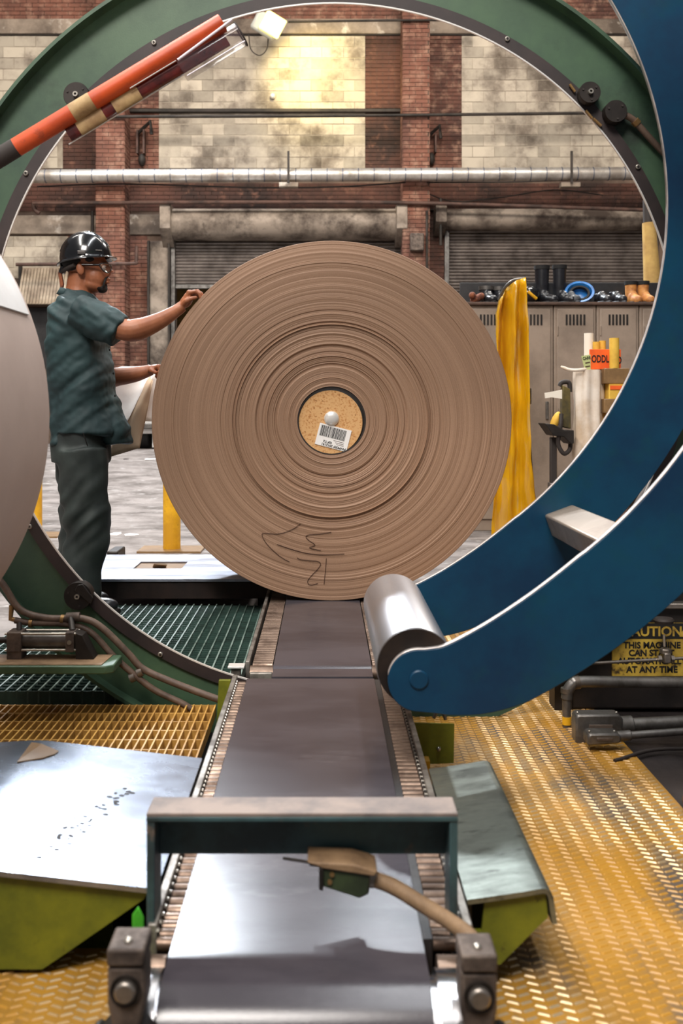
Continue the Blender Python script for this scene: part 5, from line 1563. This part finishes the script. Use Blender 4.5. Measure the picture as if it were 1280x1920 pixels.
# pale wrapped roll at the left edge: its round side faces the conveyor
wr = thing('wrapped_roll', 'pale pink wrapped paper roll at the left edge, out of focus', 'paper roll', (-1.6, 2.2, 0.19))
RX, RZ, RR = -1.598, 1.021, 0.829
MB().lathe_y([(0.16, 1.55), (RR - 0.01, 1.55), (RR, 1.56), (RR, 2.84), (RR - 0.01, 2.85), (0.16, 2.85)], RX, RZ, 160).build('wrapped_layers', X['paper_roll_side'], wr, smooth=30)
MB().lathe_y([(0.1, 1.545), (0.16, 1.545), (0.16, 2.855), (0.1, 2.855)], RX, RZ, 48).build('core_tube', X['cardboard'], wr, smooth=30)
MB().lathe_y([(RR + 0.0005, 1.6), (RR + 0.006, 1.6), (RR + 0.006, 2.80), (RR + 0.0005, 2.80)], RX, RZ, 40, a0=R(20), a1=R(100)).build('wrapper_flap', X['white_paper'], wr, smooth=30)

# ================================================================== WORKER
YM = 4.87
def m(u_, v_, Y=None): return W(u_, v_, YM if Y is None else Y)
px = YM / F
wk = thing('person', 'worker in dark green shirt and black hard hat steadying the big roll', 'person', (m(155, 0).x, YM, 0.08))
ZF = 0.08                                   # the grating he stands on

# ---- body: head, neck, trunk, arms and hands grown as one skin
g = MB()
hy = YM - 0.005
def e(u_, v_, Y, r_, rot=None): g.ell(m(u_, v_, Y), r_, 18, 12, rot)
e(158, 486, hy, (0.098, 0.076, 0.098))                      # skull
e(170, 500, hy, (0.082, 0.068, 0.075))                      # face
e(178, 520, hy, (0.060, 0.064, 0.064))                      # cheeks
e(174, 534, hy, (0.058, 0.058, 0.038), (0, R(14), 0))       # jaw
e(191, 540, hy, (0.022, 0.026, 0.020))                      # chin
e(196, 495, hy, (0.020, 0.046, 0.014))                      # brow
e(194, 517, hy, (0.026, 0.036, 0.032))                      # muzzle
e(202, 523.5, hy, (0.0135, 0.024, 0.0080))                # lips
e(201, 530, hy, (0.0130, 0.022, 0.0080))
g.tube([m(200, 496, hy), m(205, 506, hy), m(208.5, 512, hy)], [0.010, 0.0125, 0.0140], 12)   # nose
for s in (-1, 1):
    e(204, 514.5, hy + s * 0.011, (0.010, 0.009, 0.008))    # nostril wings
    e(150.5, 504, hy + s * 0.078, (0.019, 0.010, 0.031), (0, R(-12), R(s * -14)))   # ears
    e(148, 503, hy + s * 0.068, (0.014, 0.014, 0.022))
g.tube([m(152, 515, hy), m(148, 540, hy), m(144, 575, hy)], [0.060, 0.060, 0.075], 18)  # neck
# trunk and legs inside the clothes
g.tube([m(146, 565, hy), m(148, 620, hy), m(152, 700, hy), m(152, 800, hy), m(152, 850, hy)], [0.08, 0.115, 0.115, 0.115, 0.10], 18)
for yy, us in ((YM - 0.095, (152, 160, 158)), (YM + 0.085, (150, 147, 140))):
    g.tube([m(us[0], 830, yy), m(us[1], 960, yy), (m(us[2], 0, yy).x, yy, ZF + 0.10)], [0.08, 0.055, 0.042], 14)
def arm(pts, rad):
    g.tube(smooth_path(pts, 4), [rad[0] + (rad[-1] - rad[0]) * 0 for _ in range(1)] * 0 or rad_interp(rad, 4), 16)
def rad_interp(rad, k_):
    out = []
    for a, b_ in zip(rad, rad[1:]):
        out += [a + (b_ - a) * j / k_ for j in range(k_)]
    return out + [rad[-1]]
# right arm (nearer the viewer): shoulder, elbow, wrist
ya1, ya2, ya3 = YM - 0.19, YM - 0.235, YM - 0.125
arm([m(150, 585, ya1), m(195, 602, ya1 - 0.03), m(232, 618, ya2), m(258, 618, ya2), m(298, 602, ya2 + 0.05), m(330, 583, ya3 - 0.01), m(342, 574, ya3)],
    [0.066, 0.058, 0.051, 0.052, 0.040, 0.029, 0.027])
g.ell(m(238, 622, ya2), (0.046, 0.045, 0.042))              # elbow
g.ell(m(262, 618, ya2 + 0.005), (0.062, 0.047, 0.046), rot=(0, R(-18), 0))   # forearm muscle
# right hand: palm, four fingers curled over the roll, thumb along the near side
hp = ya3 + 0.01
g.ell(m(349, 565, hp), (0.036, 0.038, 0.026), rot=(0, R(-48), 0))
g.ell(m(354, 556, hp), (0.030, 0.040, 0.022), rot=(0, R(-40), 0))
for i, (dy, ln) in enumerate(((-0.034, 0.95), (-0.011, 1.05), (0.012, 1.0), (0.034, 0.8))):
    K = m(357 - abs(i - 1) * 1.2, 549 + abs(i - 1) * 1.0, hp) + Vector((0, dy, 0))
    P1 = K + Vector((0.033 * ln, 0.001, 0.006 * ln))
    P2 = P1 + Vector((0.019 * ln, 0, -0.012 * ln))
    P3 = P2 + Vector((0.004 * ln, 0, -0.018 * ln))
    g.tube([m(350, 560, hp) + Vector((0, dy * 0.8, 0)), K, P1, P2, P3], [0.011, 0.0118, 0.0102, 0.0092, 0.0078], 10)
    g.ell(K + Vector((0, 0, 0.002)), (0.0125, 0.0115, 0.0115)); g.ell(P1, (0.0108, 0.0105, 0.0108)); g.ell(P3, (0.008, 0.0085, 0.008))
T0, T1, T2, T3 = m(345, 572, hp) + Vector((0, -0.026, 0)), m(352, 566, hp) + Vector((0, -0.045, 0)), m(361, 562, hp) + Vector((0, -0.048, 0)), m(369, 560, hp) + Vector((0, -0.044, 0))
g.tube([T0, T1, T2, T3], [0.015, 0.0135, 0.0115, 0.009], 10); g.ell(T3, (0.009, 0.009, 0.009))
# left arm (farther): upper arm under the sleeve, forearm level, hand on the roll
yl = YM + 0.20
arm([m(150, 588, yl), m(170, 650, yl + 0.03), m(196, 706, yl + 0.02), m(222, 706, yl), m(252, 702, yl - 0.01), m(276, 696, yl - 0.02), m(284, 693, yl - 0.02)],
    [0.064, 0.055, 0.050, 0.047, 0.040, 0.030, 0.028])
hl = yl - 0.02
g.ell(m(290, 691, hl), (0.040, 0.038, 0.021), rot=(0, R(-10), 0))
for i, (dy, ln) in enumerate(((-0.034, 0.95), (-0.011, 1.05), (0.012, 1.0), (0.034, 0.8))):
    K = m(299, 688, hl) + Vector((0, dy, 0.002))
    P1 = K + Vector((0.010 * ln, 0, -0.026 * ln)); P2 = P1 + Vector((-0.008 * ln, 0, -0.020 * ln)); P3 = P2 + Vector((-0.014 * ln, 0, -0.006))
    g.tube([m(288, 690, hl) + Vector((0, dy * 0.8, 0)), K, P1, P2, P3], [0.011, 0.0115, 0.010, 0.009, 0.0078], 10)
    g.ell(K, (0.012, 0.0115, 0.0115)); g.ell(P3, (0.008, 0.0085, 0.008))
T0, T1, T2 = m(283, 694, hl) + Vector((0, -0.03, 0)), m(290, 697, hl) + Vector((0, -0.046, 0)), m(297, 700, hl) + Vector((0, -0.046, 0))
g.tube([T0, T1, T2], [0.014, 0.012, 0.009], 10)
body = link('body', organic(g, 0.0042, 4, 0.5), X['skin'], wk)

# ---- face details
for s in (-1, 1):
    ey = MB().ell(m(194, 501.5, hy + s * 0.030), (0.012, 0.012, 0.011), 14, 10).build('eye', X['eye_white'], wk, smooth=80)
    MB().ell(m(194, 501.5, hy + s * 0.030) + Vector((0.0095, -0.002, 0)), (0.004, 0.005, 0.005), 10, 8).build('iris', X['hair'], ey, smooth=80)
g = MB()
g.ell(m(191.5, 541.5, hy), (0.026, 0.031, 0.022))
g.ell(m(185, 540, hy), (0.026, 0.044, 0.020))
g.ell(m(196, 536, hy), (0.014, 0.022, 0.012))
g.tube(smooth_path([m(194, 538, hy - 0.030), m(196, 528, hy - 0.032), m(199, 521, hy - 0.022), m(203, 518.8, hy), m(199, 521, hy + 0.022), m(196, 528, hy + 0.032), m(194, 538, hy + 0.030)], 3), 0.0062, 8)
link('beard', organic(g, 0.004, 4), X['hair'], wk)
g = MB()
g.ell(m(148, 492, hy), (0.082, 0.079, 0.060))
g.ell(m(170, 490, hy), (0.050, 0.0765, 0.030))
link('hair', organic(g, 0.006, 3), X['hair'], wk)
for s in (-1, 1):
    MB().tube(smooth_path([m(190, 494.5, hy + s * 0.046), m(196, 493, hy + s * 0.040), m(201, 494, hy + s * 0.018)], 4), 0.0032, 8).build('eyebrow', X['hair'], wk, smooth=60)

# ---- safety glasses
gl = MB().tube(smooth_path([m(153, 496, hy - 0.086), m(172, 496.5, hy - 0.083), m(186, 496.5, hy - 0.074)], 4), 0.0045, 8).build('glasses_frame', X['black_plastic'], wk, smooth=60)
MB().tube(smooth_path([m(153, 496, hy + 0.086), m(172, 496.5, hy + 0.083), m(186, 496.5, hy + 0.074)], 4), 0.0045, 8).build('temple', X['black_plastic'], gl, smooth=60)
for s in (-1, 1):
    rim = [(186, 495, 0.074), (194, 493.5, 0.066), (205, 495, 0.036), (208.5, 500, 0.014), (207.5, 507, 0.014), (202, 511.5, 0.034), (195, 509, 0.058), (188, 501, 0.072), (186, 495, 0.074)]
    pts = [m(a, b_, hy + s * c_) for a, b_, c_ in rim]
    MB().tube(smooth_path(pts, 3), 0.0026, 8).build('rim', X['black_plastic'], gl, smooth=60)
    ctr = sum(pts[:-1], Vector()) / (len(pts) - 1) + Vector((0.006, 0, 0))
    g = MB().add(pts[:-1] + [ctr], [(i, (i + 1) % 8, 8) for i in range(8)])
    lo = g.build('lens', X['lens'], gl, smooth=80)
    sm = lo.modifiers.new('solid', 'SOLIDIFY'); sm.thickness = 0.002
MB().tube([m(208.5, 500, hy - 0.014), m(209, 499, hy), m(208.5, 500, hy + 0.014)], 0.003, 8).build('bridge', X['black_plastic'], gl, smooth=60)

# ---- hard hat
hc = m(161, 486, hy)
NA, NE = 64, 16
vs, fs = [], []
tilt = Euler((0, R(6.5), 0)).to_matrix()      # back rim lower
tilt = Euler((0, R(-6.5), 0)).to_matrix()
def shell_pt(az, el, add=0.0):
    ca, sa = math.cos(az), math.sin(az)
    rx, ry, rz = 0.124 + add, 0.108 + add, 0.128 + add
    ridge = 0.0035 * max(0, 1 - abs(sa * math.cos(el)) / 0.22) * math.sin(el)
    return Vector((rx * ca * math.cos(el), ry * sa * math.cos(el), (rz + ridge) * math.sin(el)))
for i in range(NE + 1):
    el = math.pi / 2 * (1 - i / NE) if i < NE else 0
    for j in range(NA):
        vs.append(shell_pt(2 * math.pi * j / NA, el))
# brim: flares outwards, longer in front
for rr, dz in ((0.006, -0.004), (0.016, -0.010), (0.014, -0.014), (0.0, -0.010), (-0.006, 0.0)):
    for j in range(NA):
        az = 2 * math.pi * j / NA
        f_ = max(0, math.cos(az)) ** 3
        bk = max(0, -math.cos(az)) ** 2
        p_ = shell_pt(az, 0, rr * (0.45 + 1.1 * f_ + 0.6 * bk))
        vs.append(p_ + Vector((0, 0, dz * (1 + 0.3 * bk))))
nr = NE + 1 + 5
for i in range(nr - 1):
    for j in range(NA):
        k2 = (j + 1) % NA
        fs.append((i * NA + j, (i + 1) * NA + j, (i + 1) * NA + k2, i * NA + k2))
g = MB().add([tilt @ p_ + hc for p_ in vs], fs)
hat = g.build('hard_hat', X['black_plastic'], wk, smooth=50)
for sgn in (-0.16, 0.16):
    pts = [tilt @ shell_pt(math.pi * (0 if t < 0.5 else 1) + (sgn if t < 0.5 else -sgn), math.pi / 2 * (t * 2 if t < 0.5 else 2 - t * 2), 0.001) + hc for t in [0.12 + 0.76 * k_ / 16 for k_ in range(17)] if abs(t - 0.5) > 0.04]
    MB().tube(pts, 0.0028, 8).build('crown_rib', X['black_plastic'], hat, smooth=60)
def hat_box(u_, v_, w_, h_, mat, name):
    q_ = m(u_, v_, hy) 
    dz = q_.z - hc.z
    dx = q_.x - hc.x
    yy = 0.108 * math.sqrt(max(0.02, 1 - (dx / 0.124) ** 2 - (max(0, dz) / 0.128) ** 2))
    MB().box((q_.x, hy - yy - 0.001, q_.z), (w_, 0.008, h_), (R(-12), 0, R(math.degrees(dx * 6)))).build(name, X[mat], hat, bevel=0.001)
hat_box(192, 474.5, 0.030, 0.006, 'galvanised', 'sticker')
hat_box(163, 480.5, 0.036, 0.014, 'soot', 'slot')
hat_box(162, 477.5, 0.036, 0.003, 'galvanised', 'slot_edge')
MB().tube(smooth_path([m(140, 497, hy - 0.088), m(128, 502, hy - 0.07), m(119, 507, hy - 0.03), m(117, 508, hy), m(119, 507, hy + 0.03), m(128, 502, hy + 0.07)], 4), 0.0105, 8).build('headband', X['soot'], hat, smooth=60)
MB().box(m(118, 506, hy), (0.022, 0.05, 0.036), (0, R(20), 0)).build('ratchet', X['black_plastic'], hat, bevel=0.004)
tag(MB().prism([(q_.x, q_.z) for q_ in (m(111, 511), m(117, 512), m(121, 534), m(119, 545), m(116, 545))], hy - 0.02, hy + 0.0).build('strap_end', X['brown_cloth'], hat, bevel=0.002), 'brown strap end')

# ---- shirt
def loft(rows, n=40):
    """rows of (u, v, half width px, half depth m, Y) as stacked ovals"""
    vs, fs = [], []
    for (u_, v_, hw, hd, Y) in rows:
        c_ = m(u_, v_, Y)
        for j in range(n):
            a = 2 * math.pi * j / n
            ca, sa = math.cos(a), math.sin(a)
            vs.append(c_ + Vector((hw * px * math.copysign(abs(ca) ** 0.85, ca), hd * math.copysign(abs(sa) ** 0.85, sa), 0)))
    for i in range(len(rows) - 1):
        for j in range(n):
            k2 = (j + 1) % n
            fs.append((i * n + j, (i + 1) * n + j, (i + 1) * n + k2, i * n + k2))
    fs.append(tuple(range(n)))
    fs.append(tuple(reversed(range((len(rows) - 1) * n, len(rows) * n))))
    return vs, fs
g = MB()
g.add(*loft([(146, 545, 20, 0.068, hy), (147, 556, 32, 0.11, hy), (146, 570, 44, 0.175, hy), (145, 590, 50, 0.20, hy), (146, 620, 53, 0.205, hy), (149, 660, 57, 0.195, hy), (153, 720, 59, 0.185, hy),
            (158, 780, 60, 0.185, hy), (160, 808, 62, 0.19, hy), (161, 812, 62, 0.19, hy)]))
# front tail hangs a little lower and forward
g.add(*loft([(200, 720, 12, 0.10, hy + 0.03), (212, 770, 16, 0.11, hy + 0.03), (222, 815, 22, 0.12, hy + 0.03), (224, 831, 23, 0.12, hy + 0.03)], 24))
g.add(*loft([(112, 740, 16, 0.14, hy), (116, 800, 17, 0.15, hy), (118, 832, 16, 0.15, hy)], 24))
g.tube(smooth_path([m(150, 583, ya1 + 0.02), m(180, 597, ya1 - 0.01), m(205, 610, ya1 - 0.03), m(226, 622, ya2 + 0.005)], 4), rad_interp([0.088, 0.092, 0.084, 0.078], 4), 20)
g.tube(smooth_path([m(150, 588, yl - 0.02), m(168, 640, yl + 0.02), m(188, 688, yl + 0.02)], 4), rad_interp([0.085, 0.082, 0.076], 4), 20)
me = organic(g, 0.0075, 10, 0.5)
# cloth folds
def folds(me, fn):
    me.calc_loop_triangles()
    nrm = [v_.normal.copy() for v_ in me.vertices]
    for v_, n_ in zip(me.vertices, nrm):
        v_.co += n_ * fn(v_.co)
arm0, arm1 = m(150, 585, ya1), m(226, 622, ya2)
def shirt_fold(p_):
    d = 0.0
    # long slanting folds from the hem at the back up to the arm pit
    s = (p_.x * 0.75 - p_.z) * 1.0
    mask = 1 - min(1, max(0, (p_.z - 1.35) / 0.1))
    d += 0.021 * mask * noise.noise(Vector((s * 11, p_.y * 3.0, (p_.x + p_.z) * 2.2)))
    d += 0.010 * mask * noise.noise(Vector((s * 24 + 4, p_.y * 5.0, (p_.x + p_.z) * 4)))
    # sleeve and shoulder folds along the arm
    t = (p_ - arm0).dot((arm1 - arm0).normalized()) / (arm1 - arm0).length
    m2 = 1 - mask
    d += 0.017 * m2 * noise.noise(Vector((p_.x * 8 - p_.z * 2, p_.z * 24 + p_.x * 14, p_.y * 5)))
    d += 0.003 * noise.noise(p_ * 40)
    return d
folds(me, shirt_fold)
shirt = link('shirt', me, X['shirt'], wk)
# collar, placket, buttons, sleeve hem
g = MB()
vs = []
n = 36
for k_ in range(n + 1):
    a = R(28) + (2 * math.pi - R(56)) * k_ / n
    f_ = (1 + math.cos(a)) / 2
    for r_, dv, up in ((0.070, 0.006, 0), (0.072, -0.014, 0), (0.082, -0.014, 0), (0.098, 0.016, 0)):
        c_ = m(148, 545 + 16 * f_, hy)
        vs.append(c_ + Vector((r_ * 1.08 * math.cos(a), r_ * math.sin(a), -dv - 0.01 * f_)))
fs = [(k_ * 4 + i, k_ * 4 + i + 1, (k_ + 1) * 4 + i + 1, (k_ + 1) * 4 + i) for k_ in range(n) for i in range(3)]
co = MB().add(vs, fs).build('collar', X['shirt'], shirt, smooth=60)
sm = co.modifiers.new('solid', 'SOLIDIFY'); sm.thickness = 0.004
for v_, u_ in ((656, 204), (700, 211), (742, 214)):
    MB().ell(m(u_ + 1.5, v_, hy - 0.055), (0.004, 0.006, 0.006)).build('button', X['ink'], shirt, smooth=60)
# ---- trousers
g = MB()
g.add(*loft([(152, 800, 50, 0.165, hy), (153, 840, 53, 0.175, hy), (152, 866, 53, 0.175, hy)]))
yn, yf = YM - 0.095, YM + 0.085
def leg(pts, rad):
    g.tube(smooth_path(pts, 4), rad_interp(rad, 4), 24)
leg([m(154, 840, yn), m(158, 900, yn), m(162, 960, yn), m(160, 1020, yn), m(152, 1090, yn), (m(146, 0, yn).x, yn, ZF + 0.035)], [0.122, 0.118, 0.112, 0.104, 0.092, 0.09])
leg([m(148, 840, yf), m(150, 900, yf), m(150, 960, yf), m(146, 1020, yf), m(137, 1090, yf), (m(131, 0, yf).x, yf, ZF + 0.035)], [0.118, 0.112, 0.106, 0.098, 0.09, 0.088])
me = organic(g, 0.0085, 8, 0.5)
def trouser_fold(p_):
    s = p_.x * 1.0 + p_.z * 0.9
    s2 = p_.x * -0.9 + p_.z
    knee = math.exp(-((p_.z - 0.55) / 0.16) ** 2)
    d = 0.016 * noise.noise(Vector((s * 7, p_.y * 4, s2 * 2.0)))
    d += 0.024 * knee * noise.noise(Vector((s2 * 17, p_.y * 4 + 7, s * 3)))
    d += 0.012 * noise.noise(Vector((p_.x * 12, p_.y * 12, p_.z * 2.5)))
    low = max(0, 1 - (p_.z - ZF) / 0.2)
    d += 0.010 * low * noise.noise(Vector((p_.x * 5, p_.y * 5, p_.z * 30)))
    return d
folds(me, trouser_fold)
tro = link('trousers', me, X['trousers'], wk)
MB().tube(smooth_path([m(156, 812, yn - 0.168), m(160, 824, yn - 0.160), m(164, 836, yn - 0.146)], 4), 0.003, 6).build('pocket_seam', X['hair'], tro, smooth=60)
# ---- shoes
for yy, u_ in ((yn, 143), (yf, 128)):
    x_ = m(u_, 0, yy).x
    out = []
    for k_ in range(24):
        a = 2 * math.pi * k_ / 24
        f_ = (math.cos(a) + 1) / 2
        out.append((x_ - 0.08 + f_ * 0.29, yy + math.sin(a) * 0.047 * (0.85 + 0.3 * math.sin(f_ * 2.6))))
    so_ = MB().prism_z(out, ZF, ZF + 0.025).build('shoe', X['hair'], wk, bevel=0.004)
    g = MB()
    g.ell((x_ - 0.02, yy, ZF + 0.06), (0.06, 0.046, 0.055)); g.ell((x_ + 0.07, yy, ZF + 0.045), (0.08, 0.046, 0.04)); g.ell((x_ + 0.13, yy, ZF + 0.04), (0.07, 0.046, 0.034))
    link('shoe_upper', organic(g, 0.007, 4), X['black_rubber'], so_)

# ---- white wrapping sheet hanging from his far hand
ys_ = YM + 0.35
ws = thing('wrapping_sheet', 'white wrapping paper sheet hanging between the worker and the roll', 'paper sheet', m(250, 860, ys_))
def patch(corners, nu, nv, bulge, mat, name):
    a, b_, c_, d_ = corners
    vs = []
    for i in range(nv + 1):
        t = i / nv
        for j in range(nu + 1):
            s = j / nu
            p_ = (a * (1 - s) + b_ * s) * (1 - t) + (d_ * (1 - s) + c_ * s) * t
            vs.append(p_ + Vector((0, bulge * math.sin(s * math.pi) * math.sin(t * math.pi) + 0.008 * noise.noise(Vector((s * 3, t * 3, bulge * 50))), 0)))
    fs = [(i * (nu + 1) + j, i * (nu + 1) + j + 1, (i + 1) * (nu + 1) + j + 1, (i + 1) * (nu + 1) + j) for i in range(nv) for j in range(nu)]
    o_ = MB().add(vs, fs).build(name, X[mat], ws, smooth=70)
    sm_ = o_.modifiers.new('solid', 'SOLIDIFY'); sm_.thickness = 0.0015
    return o_
patch([m(196, 712, ys_), m(280, 706, ys_), m(240, 788, ys_ - 0.12), m(196, 820, ys_ - 0.12)], 12, 12, 0.05, 'white_paper', 'sheet')
patch([m(280, 706, ys_ - 0.005), m(287, 714, ys_ - 0.03), m(262, 840, ys_ - 0.10), m(196, 860, ys_ - 0.13)], 12, 14, -0.04, 'tan_paper', 'folded_back')
patch([m(284, 704, ys_ + 0.03), m(302, 700, ys_ + 0.05), m(300, 790, ys_ + 0.06), m(268, 790, ys_ + 0.03)], 8, 10, 0.03, 'white_paper', 'rear_fold')
